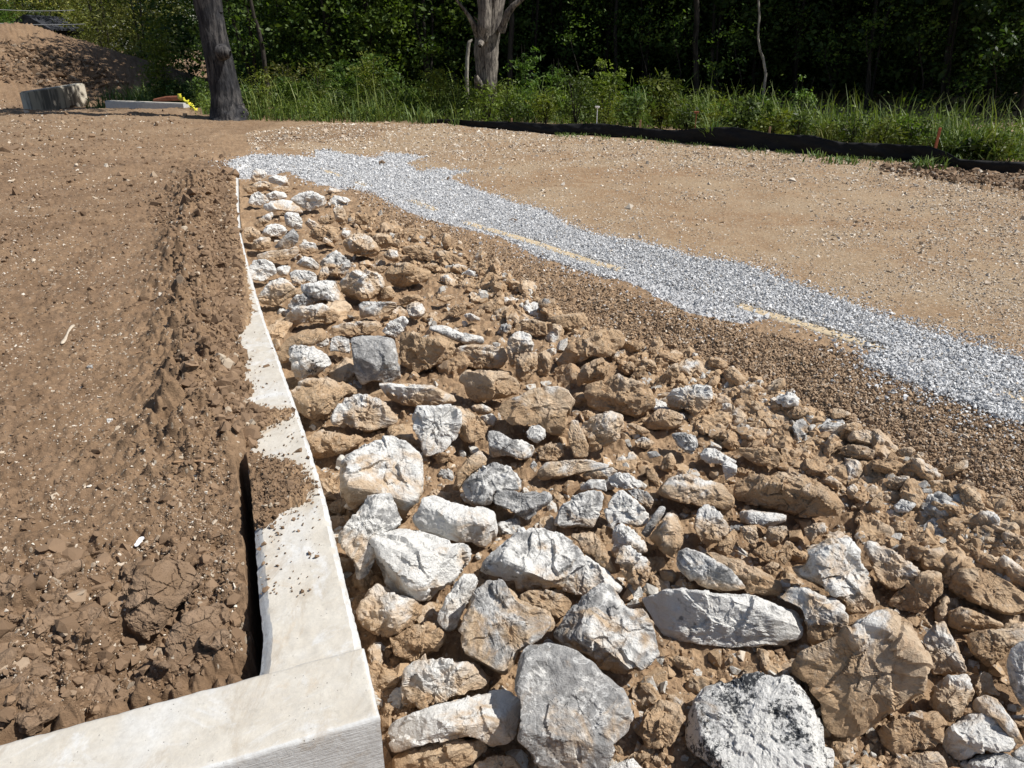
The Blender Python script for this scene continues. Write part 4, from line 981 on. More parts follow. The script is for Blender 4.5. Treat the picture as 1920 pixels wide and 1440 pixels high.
def rock_shape(Rs, W, basis, seed, level, chip=1.0):
    """closed stone whose cross-section has the outline Rs and half thickness W, chipped by flat faces"""
    rs = np.random.RandomState(seed)
    D, F = ico(level)
    k = rs.uniform(2.6, 3.7)
    Rx = np.append(Rs, Rs[0])
    kw = np.hanning(91); kw /= kw.sum()
    Rm = np.convolve(np.concatenate([Rs[-45:], Rs, Rs[:45]]), kw, 'valid'); Rm = np.append(Rm, Rm[0])
    def base_surf(Dn):
        """point of the uncut stone in each direction"""
        an = np.degrees(np.arctan2(Dn[:, 1], Dn[:, 0])) % 360
        Ro = np.interp(an, np.arange(361), Rx); Rs_ = np.interp(an, np.arange(361), Rm)
        rho = np.hypot(Dn[:, 0], Dn[:, 1]); wz = np.abs(Dn[:, 2]) / W
        tw = sstep(.15, .75, wz / np.hypot(rho / Rs_, wz))
        R = Ro * (1 - tw) + Rs_ * tw
        return Dn / ((rho / R) ** k + wz ** k)[:, None] ** (1 / k)
    D0 = D * np.array([Rs.mean(), Rs.mean(), W]); D0 /= np.linalg.norm(D0, axis=1)[:, None]
    Q = base_surf(D0)
    a360 = np.radians(np.arange(360))
    sil = np.stack([np.cos(a360) * Rs, np.sin(a360) * Rs, 0 * Rs], 1)
    size = float(np.sqrt((Rs ** 2).mean())); dsz = min(size, 1.2 * float(np.percentile(Rs, 25)), 1.9 * W)
    # flat faces: one near level on top, others at random round the front and back
    Bm = np.array(basis)                               # rows u, v, w in world axes
    normals = []
    upl = Bm @ np.array([.22 * rs.normal(), .22 * rs.normal(), 1.0]); normals.append((upl, .12))
    for q in range(7 + rs.randint(3)):
        n = rs.normal(size=3); n[2] = abs(n[2]) * (1 if q % 4 else -1) * 1.1 + (.25 if q % 4 else -.25)
        normals.append((n, rs.uniform(.02, .40)))
    low = Bm @ np.array([0.3 * rs.normal(), -.6, -.75]); normals.append((low, .35))
    for q in range(9):
        n = rs.normal(size=3); n[2] += .35; normals.append((n, -rs.uniform(.012, .07)))
    planes = []
    for n, t in normals:
        n = n / np.linalg.norm(n)
        mq = (Q @ n).max()
        if t >= 0:
            ms = (sil @ n).max()
            c = ms * .985 + max(0, mq - ms) * t
            if n[2] ** 2 < .04: c = max(c, mq * .95)
        else:
            c = mq * (1 + t)
        d = Q @ n
        over = d > c
        f = np.where(over, c / np.maximum(d, 1e-9), 1.0)
        Q = Q * f[:, None]
        planes.append((n, c))
    # spread the vertices evenly over the cut shape
    E = np.concatenate([F[:, [0, 1]], F[:, [1, 2]], F[:, [2, 0]]])
    deg = np.bincount(E[:, 0], minlength=len(Q))[:, None]
    for _ in range(14):
        A = np.stack([np.bincount(E[:, 0], Q[E[:, 1], c_], len(Q)) for c_ in range(3)], 1) / deg
        Q = base_surf(A / np.linalg.norm(A, axis=1)[:, None])
        for n, c in planes:
            d = Q @ n
            Q = Q * np.where(d > c, c / np.maximum(d, 1e-9), 1.0)[:, None]
    off = rs.rand(3) * 90
    P = Q / size
    nrm = vnormals(Q, F)
    wp = P + .35 * np.stack([fbm3(P * 1.7 + off + 9 * m, 2) for m in range(3)], 1)
    lo = fbm3(wp * 1.2 + off, 3, .5)
    ri = fbm3(wp * 2.1 + off + 5, 4, .5, ridge=True)
    # broken steps: the stone spalls along uneven ledges
    bed = rs.normal(size=3); bed /= np.linalg.norm(bed)
    sv = (wp @ bed) * rs.uniform(2.2, 4.0) + 1.1 * lo
    stp = (rs.rand() < .4) * 1.3 * (np.floor(sv) + sstep(.30, .70, sv - np.floor(sv)) - sv)
    hi = fbm3(P * 7.5 + off, 4, .62, ridge=True)
    fz = fbm3(wp * 1.1 + off + 31, 3, .55); fis = np.exp(-(fz / .022) ** 2) * sstep(.0, .25, fbm3(P * 1.5 + off + 70, 2))
    # fracture faces: patches of the surface, each a small tilted plane, meeting in broken edges
    fr = 0
    for K, ao, at_ in ((14, .046, .24), (60, .020, .24), (220, .008, .20)):
        if len(P) < 2000 and K > 100: continue
        cs = P[rs.randint(len(P), size=K)]
        pw = P + (.30 / math.sqrt(K)) * np.stack([perlin3(P * math.sqrt(K) * .8 + off + 3 * m) for m in range(3)], 1)
        best = np.full(len(P), 9e9); kid = np.zeros(len(P), int)
        for q in range(K):
            dd = ((pw - cs[q]) ** 2).sum(1); nb = dd < best
            best[nb] = dd[nb]; kid[nb] = q
        of = rs.normal(size=K) * ao; ti = rs.normal(size=(K, 3)) * at_
        lim = 2.2 * ao
        fr = fr + np.clip(of[kid] + ((P - cs[kid]) * ti[kid]).sum(1), -lim, lim)
    rough = sstep(-.1, .2, fbm3(P * .9 + off + 44, 2))
    disp = dsz * chip * (.035 * lo + .030 * (ri - .35) + .024 * stp + (.010 + .018 * rough) * (hi - .4) - .045 * fis + fr)
    Q = Q + nrm * disp[:, None]
    # keep the outline: stretch the stone sideways until its widest section meets it again
    an = np.degrees(np.arctan2(Q[:, 1], Q[:, 0])) % 360; rr = np.hypot(Q[:, 0], Q[:, 1])
    bins = np.zeros(72); np.maximum.at(bins, (an // 5).astype(int) % 72, rr)
    bins = np.where(bins < 1e-6, np.median(bins), bins)
    want = Rs.reshape(72, 5).mean(1)
    ratio = np.clip(want / bins, .85, 1.6)
    kk = np.hanning(11)[1:-1]; kk /= kk.sum()
    ratio = np.convolve(np.concatenate([ratio[-4:], ratio, ratio[:4]]), kk, 'valid')
    g = np.interp(an, np.arange(74) * 5 - 2.5, np.concatenate([ratio[-1:], ratio, ratio[:1]]))
    gm = ratio.mean(); q_ = np.abs(Q[:, 2]) / max(1e-6, np.abs(Q[:, 2]).max())
    g = gm + (g - gm) * sstep(.7, .15, q_)
    Q[:, 0] *= g; Q[:, 1] *= g
    return Q, F

def add_rock(px, thick, seed, mat, name, sink=-.03, level=None, chip=1.0, lift=0.0):
    c, area = centroid(px)
    y0, y1 = px[:, 1].min(), px[:, 1].max()
    gpt = hit(c[0], y1 - sink * (y1 - y0))[0]
    Dg = math.hypot(gpt[0], gpt[1])
    dr = ray(c[0], c[1]); hz = math.hypot(dr[0], dr[1])
    t = Dg / hz
    size = math.sqrt(area) / FPX * t
    W = thick * size * .62
    t = (Dg + W * .55) / hz
    size = math.sqrt(area) / FPX * t
    W = thick * size * .62
    w = -dr; u = np.cross([0, 0, 1.0], w); u /= np.linalg.norm(u); v = np.cross(w, u)
    Cn = np.array([0, 0, EYE]) + dr * t
    # outline in metres on the plane through the stone's middle
    rr = ray(px[:, 0], px[:, 1])
    k = (Cn - np.array([0, 0, EYE])) @ w / (rr @ w)
    L = np.array([0, 0, EYE]) + rr * k[:, None] - Cn
    P2 = np.stack([L @ u, L @ v], 1)
    Rs = radial(P2)
    pxs = math.sqrt(area)
    if level is None: level = 6 if pxs > 105 else 5 if pxs > 30 else 4
    Q, F = rock_shape(Rs, W, (u, v, w), seed, level, chip)
    X = Cn + np.outer(Q[:, 0], u) + np.outer(Q[:, 1], v) + np.outer(Q[:, 2], w)
    base = np.array([Cn[0], Cn[1], X[:, 2].min()])
    o = mesh_obj(name, X - base, F, mat, False, loc=base)
    return o, c, pxs

ALL_ROCKS = []
def build_rocks():
    for i, ln in enumerate([l for l in ROCKS.strip().split('\n') if l]):
        win, code, th, noun, place, pts = ln.split('|')
        ox, oy, k = WINDOWS[win]
        px = poly(pts) / k + np.array([ox, oy])
        pxs = math.sqrt(centroid(px)[1])
        nm = 'boulder' if pxs > 75 else 'rock' if pxs > 38 else 'stone'
        sink = .16 if code == 'B' and win in 'CF' else .08 if code == 'B' else -.03
        o, c, pxs = add_rock(px, float(th), 100 + i, M['rock'], nm, sink=sink, chip={'S': .36, 'Q': .75, 'X': .7, 'W': .9, 'V': .85, 'N': .6}.get(code, 1.0) * (.75 + .35 * ((i * 37) % 11) / 10))
        rs = np.random.RandomState(900 + i)
        col = np.clip(np.array(CODES[code]) + rs.normal(size=3) * np.array([.06, .09, .05]), 0, 1)
        o.color = (*col, 1)
        o['category'] = nm
        o['group'] = 'limestone boulders heaped below the wall'
        ALL_ROCKS.append(dict(o=o, px=px, c=c, s=pxs, noun=noun, place=place, code=code, nm=nm))
    used = set()
    anchors = [r for r in ALL_ROCKS if r['noun']]
    for r in anchors:
        r['o']['label'] = r['noun'] + ' ' + r['place']; used.add(r['o']['label'].lower())
    for r in ALL_ROCKS:
        if r['noun']: continue
        near = sorted(anchors, key=lambda a: np.hypot(*(a['c'] - r['c'])))
        size = 'small' if r['s'] < 36 else 'middling'
        done = False
        for far in ('just', 'further'):
            for a in near[:5]:
                d = r['c'] - a['c']
                where = ('left of' if d[0] < 0 else 'right of') if abs(d[0]) > abs(d[1]) * 1.1 else ('behind' if d[1] < 0 else 'in front of')
                lab = f"{size} {TONE[r['code']]} {r['nm']} {far} {where} the {a['noun']}"
                if lab.lower() not in used and len(lab.split()) <= 16:
                    r['o']['label'] = lab; used.add(lab.lower()); done = True; break
            if done: break
build_rocks()
# ------------------------------------------------------------------ loose stones, gravel and soil crumbs
def hull_templates(n, npts, seed, flat=.75):
    out = []
    rs = np.random.RandomState(seed)
    for _ in range(n):
        p = rs.normal(size=(npts, 3)); p /= np.linalg.norm(p, axis=1)[:, None]
        p *= rs.uniform(.75, 1.05, (npts, 1)); p *= np.array([rs.uniform(.8, 1.15), rs.uniform(.65, .95), flat * rs.uniform(.7, 1.1)])
        bm = bmesh.new()
        for q in p: bm.verts.new(q)
        r = bmesh.ops.convex_hull(bm, input=bm.verts)
        bmesh.ops.delete(bm, geom=[g for g in r['geom_interior'] if isinstance(g, bmesh.types.BMVert)], context='VERTS')
        bmesh.ops.triangulate(bm, faces=bm.faces)
        bm.verts.index_update()
        out.append((np.array([v.co[:] for v in bm.verts]), np.array([[v.index for v in f.verts] for f in bm.faces])))
        bm.free()
    return out

def rand_rot(rs, n, tilt=1.0):
    a = rs.rand(n) * 2 * np.pi
    ax = rs.normal(size=(n, 3)); ax /= np.linalg.norm(ax, axis=1)[:, None]
    th = rs.normal(size=n) * tilt
    c, s = np.cos(th), np.sin(th); C = 1 - c
    x, y, z = ax.T
    R = np.stack([np.stack([c + x * x * C, x * y * C - z * s, x * z * C + y * s], -1),
                  np.stack([y * x * C + z * s, c + y * y * C, y * z * C - x * s], -1),
                  np.stack([z * x * C - y * s, z * y * C + x * s, c + z * z * C], -1)], 1)
    Rz = np.zeros((n, 3, 3)); Rz[:, 0, 0] = np.cos(a); Rz[:, 0, 1] = -np.sin(a); Rz[:, 1, 0] = np.sin(a); Rz[:, 1, 1] = np.cos(a); Rz[:, 2, 2] = 1
    return R @ Rz

def scatter_mesh(name, P, S, tint, temps, mat, seed, tilt=.6):
    """one mesh of many loose stones at points P with sizes S"""
    rs = np.random.RandomState(seed)
    n = len(P); R = rand_rot(rs, n, tilt); ti = rs.randint(len(temps), size=n)
    VV, FF, AA = [], [], []; off = 0
    for k, (tv, tf) in enumerate(temps):
        sel = np.where(ti == k)[0]
        if not len(sel): continue
        v = np.einsum('nij,vj->nvi', R[sel], tv) * S[sel][:, None, None] + P[sel][:, None, :]
        m = len(tv)
        f = tf[None] + (np.arange(len(sel)) * m)[:, None, None] + off
        VV.append(v.reshape(-1, 3)); FF.append(f.reshape(-1, 3)); off += len(sel) * m
        AA.append(np.repeat(tint[sel], m, 0))
    return mesh_obj(name, np.concatenate(VV), np.concatenate(FF), mat, False, attr=np.concatenate(AA))

def px_sample(rs, P, n, dens=None):
    """n points spread over a photo outline, as ground points with their relief"""
    lo, hi_ = P.min(0), P.max(0)
    out = []
    while sum(len(o) for o in out) < n:
        q = rs.rand(n * 2, 2) * (hi_ - lo) + lo
        k = in_poly(q[:, 0], q[:, 1], P)
        if dens is not None: k &= rs.rand(len(q)) < dens(q[:, 0], q[:, 1])
        out.append(q[k])
    q = np.concatenate(out)[:n]
    g = hit(q[:, 0], q[:, 1])
    return q, g

def settle(g):
    g = g.copy(); g[:, 2] = h_full(g[:, 0], g[:, 1])[0]
    return g

TEMP = hull_templates(14, 10, 3)
TEMP_S = hull_templates(10, 7, 5, .7)

def kerb_bare(px, rs):
    b = np.zeros(px.shape)
    for a, c, p in ((606, 640, .7), (664, 688, .55), (768, 822, .6), (868, 905, .75), (912, 1165, .93), (1382, 1662, .96), (1874, 1990, .96)):
        b = np.where((px > a) & (px < c), p, b)
    return rs.rand(len(px)) < b

def build_gravel():
    rs = np.random.RandomState(11)
    wide = GRAV_PX
    q, g = px_sample(rs, wide, 84000)
    # feathered edge: points are pushed about a little
    j = rs.normal(size=(len(g), 2)) * np.where(rs.rand(len(g)) < .32, .15, .02)[:, None]
    g[:, :2] += j
    D = np.hypot(g[:, 0], g[:, 1])
    gd = kerb_g(g[:, 0], g[:, 1])
    keep = ~((np.abs(gd + .008) < .062 + .018 * rs.normal(size=len(gd))) & kerb_bare(q[:, 0], rs))
    keep &= ~((gd < -.04) & (gd > -.5) & (q[:, 0] > 1170) & (q[:, 0] < 1640) & (rs.rand(len(gd)) < .72))
    g, D, q, gd = g[keep], D[keep], q[keep], gd[keep]
    g = settle(g)
    onk = (np.abs(gd) < .06) & (kerb_bare(q[:, 0], rs))
    g[:, 2] = np.where(onk, h_base(g[:, 0], g[:, 1]) + .009, g[:, 2]) + rs.rand(len(g)) * .022
    S = np.maximum(.0080, D * .00108) * rs.lognormal(0, .36, len(g))
    t = np.stack([np.clip(rs.beta(1.7, 1.1, len(g)), 0, 1), (rs.rand(len(g)) < .05) * rs.rand(len(g))], 1)
    o = scatter_mesh('white_gravel', g, S, t, TEMP, M['gravel'], 12, 1.2)
    tag(o, 'strip of crushed white and grey gravel running beside the tan kerb', 'gravel', kind='stuff')
    # stray gravel thrown out over the road dirt and the soil
    near = np.concatenate([poly('700,285 800,290 900,318 960,360 1100,425 1320,480 1560,550 1930,660 1930,700 1500,560 1150,450 1000,400 850,345 760,320')])
    q, g = px_sample(rs, near, 1500)
    g = settle(g); D = np.hypot(g[:, 0], g[:, 1])
    S = np.maximum(.008, D * .0011) * rs.lognormal(0, .3, len(g))
    t = np.stack([rs.rand(len(g)), rs.rand(len(g)) * .6], 1)
    o = scatter_mesh('stray_gravel', g, S, t, TEMP_S, M['gravel'], 13, 1.2)
    tag(o, 'stray white gravel scattered along the edge of the strip', 'gravel', kind='stuff')

def build_brown_gravel():
    rs = np.random.RandomState(21)
    P = poly('640,352 700,362 760,400 880,436 1000,486 1100,520 1200,556 1290,592 1400,618 1600,668 1640,694 1720,724 1850,780 1985,830 1985,1040 1900,1000 1700,860 1560,780 1420,700 1250,650 1130,620 1050,580 950,510 860,460 740,420')
    q, g = px_sample(rs, P, 34000)
    g[:, :2] += rs.normal(size=(len(g), 2)) * .03
    g = settle(g); D = np.hypot(g[:, 0], g[:, 1])
    S = np.maximum(.0075, D * .00125) * rs.lognormal(0, .38, len(g))
    g[:, 2] += rs.rand(len(g)) * .008
    t = np.stack([rs.beta(1.6, 1.6, len(g)), (rs.rand(len(g)) < .13) * rs.rand(len(g))], 1)
    o = scatter_mesh('brown_gravel', g, S, t, TEMP, M['browngravel'], 22, 1.2)
    tag(o, 'mud brown fine gravel between the rocks and the white strip', 'gravel', kind='stuff')

def build_road_chips():
    rs = np.random.RandomState(31)
    P = poly('460,250 600,232 820,232 1060,254 1300,272 1560,296 1700,306 1925,330 1985,340 1985,690 1780,640 1400,500 1100,440 1020,395 880,345 760,290 610,280 560,290 470,288')
    def dens(x, y):
        return np.clip(.25 + 1.1 * fbm2(x / 190, y / 55, 4, .6, 5) + .75 * sstep(330, 255, y - (x - 700) * .045) + .35 * sstep(1500, 1900, x), .04, 1)
    q, g = px_sample(rs, P, 46000, dens)
    g = settle(g); D = np.hypot(g[:, 0], g[:, 1])
    S = np.maximum(.006, D * .00112) * rs.lognormal(0, .48, len(g))
    t = np.stack([rs.rand(len(g)), rs.rand(len(g)) ** 1.5 * .8], 1)
    o = scatter_mesh('road_chips', g, S, t, TEMP_S, M['chips'], 32, .8)
    tag(o, 'pale stone chips scattered over the tan dirt track', 'stone chips', kind='stuff')

def build_soil_crumbs():
    rs = np.random.RandomState(41)
    # pale chips over the left soil
    P = poly('0,185 200,195 345,215 430,300 445,420 425,800 440,1000 460,1260 0,1385')
    q, g = px_sample(rs, P, 9500, lambda x, y: np.clip(.35 + .8 * fbm2(x / 120, y / 90, 3, .5, 2), .05, 1))
    g = settle(g); D = np.hypot(g[:, 0], g[:, 1])
    S = np.maximum(.0034, D * .0010) * rs.lognormal(0, .5, len(g))
    t = np.stack([rs.rand(len(g)), (rs.rand(len(g)) < .65) * rs.rand(len(g)) * .95], 1)
    o = scatter_mesh('soil_chips', g, S, t, TEMP_S, M['chips'], 42, .8)
    tag(o, 'small pale stone chips strewn over the brown soil', 'stone chips', kind='stuff')
    # dark crumbs of soil
    q, g = px_sample(rs, P, 24000, lambda x, y: np.clip(.25 + sstep(260, 400, x) * sstep(280, 330, y) * 1.0 + sstep(1000, 1200, y) * .5 + .5 * fbm2(x / 60, y / 45, 3, .5, 8), .03, 1))
    g = settle(g); D = np.hypot(g[:, 0], g[:, 1])
    S = np.maximum(.004, D * .0012) * rs.lognormal(0, .6, len(g)) * (1 + .6 * (rs.rand(len(g)) < .1))
    t = np.stack([rs.rand(len(g)), (rs.rand(len(g)) < .07) * rs.rand(len(g))], 1)
    a = g, S, t
    # the row of clods along the wall and the spill over its top
    P2 = poly('330,330 440,325 452,470 470,600 455,700 470,760 550,775 540,790 480,835 430,830 380,820 340,720 345,600 330,480 270,400')
    q, g2 = px_sample(rs, P2, 7000)
    g2 = settle(g2); D2 = np.hypot(g2[:, 0], g2[:, 1])
    S2 = np.maximum(.006, D2 * .0016) * rs.lognormal(0, .62, len(g2))
    t2 = np.stack([rs.rand(len(g2)), (rs.rand(len(g2)) < .05) * rs.rand(len(g2))], 1)
    P3 = poly('440,620 470,620 475,700 560,775 560,800 500,800 480,850 580,870 600,915 560,950 520,980 490,1010 520,1040 470,1120 455,980 445,850 470,770 450,700')
    lat = lambda g: g[:, 0] - xr(g[:, 1])
    gg = on_level(*(rs.rand(9000, 2) * (P3.max(0) - P3.min(0)) + P3.min(0)).T)
    ok = (in_poly(*warp(gg[:, 0], gg[:, 1], .035, 14), COVER_A) | in_poly(*warp(gg[:, 0], gg[:, 1], .035, 14), COVER_B) | (in_poly(*(gg + rs.normal(size=gg.shape) * .035).T, COVER_A)) | (in_poly(*(gg + rs.normal(size=gg.shape) * .035).T, COVER_B)) | (rs.rand(len(gg)) < .05))
    gg = gg[ok]; l3 = gg[:, 0] - xr(gg[:, 1]); ok = (l3 < -.012) & (l3 > -wallT(gg[:, 1]) + .01)
    gg = gg[ok]
    z3 = np.maximum(h_full(gg[:, 0], gg[:, 1])[0], .001)
    g3 = np.stack([gg[:, 0], gg[:, 1], z3 + .003], 1)
    S3 = .0040 * rs.lognormal(0, .6, len(g3)); t3 = np.stack([rs.rand(len(g3)), (rs.rand(len(g3)) < .05) * rs.rand(len(g3))], 1)
    o = scatter_mesh('soil_crumbs', np.concatenate([a[0], g2, g3]), np.concatenate([a[1], S2, S3]), np.concatenate([a[2], t2, t3]), TEMP, M['crumbs'], 43, 1.2)
    tag(o, 'dark crumbs and clods of brown soil along the wall', 'soil', kind='stuff')
    # bigger lumps of the thrown up row and of the broken ground at lower left
    PL = poly('345,330 440,325 452,470 468,600 450,700 470,760 520,780 470,830 430,830 380,820 345,720 350,600 335,480 300,400')
    q, gl = px_sample(rs, PL, 1500, lambda x, y: np.clip(.4 + 1.2 * fbm2(x / 45, y / 60, 3, .5, 6), .05, 1))
    PB = poly('0,1060 150,1000 300,1010 440,1060 450,1240 380,1300 200,1345 0,1385')
    q, gb = px_sample(rs, PB, 420)
    gl = settle(np.concatenate([gl, gb])); Dl = np.hypot(gl[:, 0], gl[:, 1])
    lt = gl[:, 0] - xr(gl[:, 1]); gl = gl[(lt < -wallT(gl[:, 1]) - .02) | (gl[:, 2] > 0)]
    Sl = np.clip(rs.lognormal(math.log(.017), .5, len(gl)), .006, .055)
    o = scatter_mesh('soil_lumps', gl, Sl, np.stack([rs.rand(len(gl)), (rs.rand(len(gl)) < .04) * rs.rand(len(gl))], 1), hull_templates(20, 18, 23, .9), M['crumbs'], 46, 1.2)
    tag(o, 'lumps of brown soil heaped along the wall and broken at lower left', 'soil', kind='stuff')
    # crumbs between the boulders
    P4 = poly('470,330 640,360 900,480 1080,600 1300,680 1560,800 1930,960 1930,1440 740,1440 690,1200 650,1090 560,760 500,600')
    q, g4 = px_sample(rs, P4, 15000)
    g4 = settle(g4); D4 = np.hypot(g4[:, 0], g4[:, 1])
    S4 = np.maximum(.005, D4 * .0016) * rs.lognormal(0, .6, len(g4))
    t4 = np.stack([rs.rand(len(g4)), (rs.rand(len(g4)) < .12) * rs.rand(len(g4))], 1)
    o = scatter_mesh('mud_crumbs', g4, S4, t4, TEMP, M['browngravel'], 44, 1.2)
    tag(o, 'crumbled mud and grit filling the gaps between the boulders', 'soil', kind='stuff')
    # lumpy spoil by the fence and on the far mound
    P5 = poly('1640,318 1720,308 1800,323 1925,333 1985,340 1985,375 1840,350 1740,336 1690,334')
    q, g5 = px_sample(rs, P5, 2500); g5 = settle(g5)
    P6 = poly('0,72 60,90 130,98 200,130 250,160 160,165 60,160 0,150')
    q, g6 = px_sample(rs, P6, 1600); g6 = settle(g6)
    g5 = np.concatenate([g5, g6]); D5 = np.hypot(g5[:, 0], g5[:, 1])
    S5 = D5 * .0022 * rs.lognormal(0, .5, len(g5))
    o = scatter_mesh('spoil_lumps', g5, S5, np.stack([rs.rand(len(g5)), (rs.rand(len(g5)) < .1) * rs.rand(len(g5))], 1), TEMP, M['crumbs'], 45, 1.2)
    tag(o, 'lumps of dug soil by the black fence and on the far mound', 'soil', kind='stuff')

def build_rubble():
    """loose fist sized stones among the rocks' upper right edge; the biggest are objects of their own"""
    rs = np.random.RandomState(51)
    protos = []
    for k in range(14):
        a = np.radians(np.arange(360)); Rs = 1 + .0 * a
        for h in range(2, 6): Rs = Rs + rs.normal() * .13 / (h - 1) * np.cos(h * a + rs.rand() * 6)
        Rs = np.clip(Rs, .6, 1.5) * (1 / (np.abs(np.cos(a)) ** 3 * rs.uniform(.5, 1) + np.abs(np.sin(a)) ** 3) ** (1 / 3))
        Q, F = rock_shape(Rs, rs.uniform(.5, .8), ((1, 0, 0), (0, 1, 0), (0, 0, 1)), 300 + k, 4, 1.1)
        protos.append((Q, F))
    P = RUBBLE_PX
    taken = [(r['c'], r['s'] * .55) for r in ALL_ROCKS]
    q, g = px_sample(rs, P, 11000)
    D = np.hypot(g[:, 0], g[:, 1])
    size = np.minimum(rs.lognormal(math.log(.036), .45, len(g)), .065)
    ppx = size * FPX / D
    order = np.argsort(-ppx)
    meshes = {}
    # stones packed into the gaps between the boulders
    PG = poly('470,335 640,362 760,420 900,480 1080,600 1300,680 1500,800 1590,900 1930,1000 1990,1200 1930,1440 740,1440 700,1300 690,1200 650,1090 560,760 500,600')
    qg, gg = px_sample(rs, PG, 9000)
    taken2 = np.array([[*r['c'], r['s'] * .5] for r in ALL_ROCKS])
    n_gap = 0
    for i in range(len(qg)):
        if n_gap >= 165: break
        Dq = math.hypot(gg[i, 0], gg[i, 1])
        room = (np.hypot(taken2[:, 0] - qg[i, 0], taken2[:, 1] - qg[i, 1]) - taken2[:, 2]).min()
        if room < 4 or any(in_poly(qg[i:i + 1, 0], qg[i:i + 1, 1], r['px'])[0] for r in ALL_ROCKS): continue
        rad = min(room * 1.25 + 5, 34) * Dq / FPX * 1.12
        rad = min(rad, .105 if qg[i, 1] - .30 * qg[i, 0] > 380 or qg[i, 0] < 760 else .055) * rs.uniform(.75, 1.1)
        k = rs.randint(len(protos))
        z = h_full(gg[i:i + 1, 0], gg[i:i + 1, 1])[0][0]
        if k not in meshes: o = meshes[k] = mesh_obj('stone', protos[k][0] * .05, protos[k][1], M['rock'], False)
        else: o = meshes[k].copy(); COL.objects.link(o)
        o.scale = (rad / .05,) * 3; o.location = (gg[i, 0], gg[i, 1], z + rad * rs.uniform(-.15, .2))
        o.rotation_euler = (rs.normal() * .6, rs.normal() * .6, rs.rand() * 6.28)
        kind = rs.choice(3, p=[.6, .3, .1] if qg[i, 0] > 700 or qg[i, 1] > 620 else [.25, .45, .30])
        o.color = (*np.clip(np.array([(.9, .55, .05), (.68, .66, .05), (.25, .5, .15)][kind]) + rs.normal(size=3) * .05, 0, 1), 1)
        tag(o, ['mud brown stone packed into a gap between the big boulders', 'tan stone packed into a gap between the big boulders', 'grey stone packed into a gap between the big boulders'][kind], 'stone', 'stones filling gaps between the boulders')
        taken2 = np.concatenate([taken2, [[*qg[i], rad * FPX / Dq * .8]]]); n_gap += 1
    n_ind = 0; made = []
    slots = [('loose mud brown stone in the rubble between the big boulders and brown gravel', (.80, .55, .05)),
             ('loose tan stone in the rubble between the big boulders and brown gravel', (.55, .68, .05)),
             ('loose pale grey stone in the rubble between the big boulders and brown gravel', (.22, .55, .15))]
    for i in order:
        if ppx[i] < 9 or n_ind >= 75: break
        if any(np.hypot(*(q[i] - c)) < s + ppx[i] * .5 for c, s in taken): continue
        taken.append((q[i], ppx[i] * .9))
        k = rs.randint(len(protos)); S = size[i]
        kind = rs.choice(3, p=[.62, .27, .11])
        z = h_full(g[i:i + 1, 0], g[i:i + 1, 1])[0][0]
        if k not in meshes:
            o = mesh_obj('stone', protos[k][0] * .05, protos[k][1], M['rock'], False); meshes[k] = o
        else:
            o = meshes[k].copy(); COL.objects.link(o)
        o.scale = (S / .05,) * 3
        o.location = (g[i, 0], g[i, 1], z + S * .28)
        o.rotation_euler = (rs.normal() * .5, rs.normal() * .5, rs.rand() * 6.28)
        o.color = (*np.clip(np.array(slots[kind][1]) + rs.normal(size=3) * .05, 0, 1), 1)
        tag(o, slots[kind][0], 'stone', 'loose stones in the rubble')
        n_ind += 1
    rest = np.array([i for i in order if ppx[i] < 34])[:8600]
    g2 = settle(g[rest]); S2 = np.clip(size[rest] * .62, .010, .045)
    t = np.stack([rs.rand(len(rest)), (rs.rand(len(rest)) < .14) * rs.rand(len(rest))], 1)
    g2[:, 2] += S2 * .25
    V = hull_templates(16, 13, 8, .8)
    o = scatter_mesh('fine_rubble', g2, S2, t, V, M['mudstone'], 52, 1.2)
    tag(o, 'small muddy rubble chips between the boulders and the brown gravel', 'rubble', kind='stuff')

def broken_ground():
    rs = np.random.RandomState(88)
    P = poly('0,1120 120,1090 250,1060 330,1180 430,1120 450,1240 380,1290 200,1340 0,1380')
    q, g = px_sample(rs, P, 26)
    sh = []
    for k in range(6):
        a = np.radians(np.arange(360)); Rs = 1 + 0 * a
        for h in range(2, 6): Rs = Rs + rs.normal() * .14 / (h - 1) * np.cos(h * a + rs.rand() * 6)
        Q, F = rock_shape(np.clip(Rs, .6, 1.5), rs.uniform(.35, .7), ((1, 0, 0), (0, 1, 0), (0, 0, 1)), 800 + k, 4, 1.3)
        sh.append(mesh_obj('soil_clod', Q * .05, F, M['clod'], False))
    for i in range(len(q)):
        o = sh[i] if i < 6 else sh[i % 6].copy()
        if i >= 6: COL.objects.link(o)
        r = float(np.clip(rs.lognormal(math.log(.045), .4), .025, .085))
        z = h_full(g[i:i + 1, 0], g[i:i + 1, 1])[0][0]
        o.scale = (r / .05,) * 3; o.location = (g[i, 0], g[i, 1], z + r * .1); o.rotation_euler = (rs.normal() * .35, rs.normal() * .35, rs.rand() * 6.28)
        tag(o, 'loose brown soil clod in the broken ground at lower left', 'soil clod', 'loose soil clods at lower left')
broken_ground()
build_gravel(); build_brown_gravel(); build_road_chips(); build_soil_crumbs(); build_rubble()

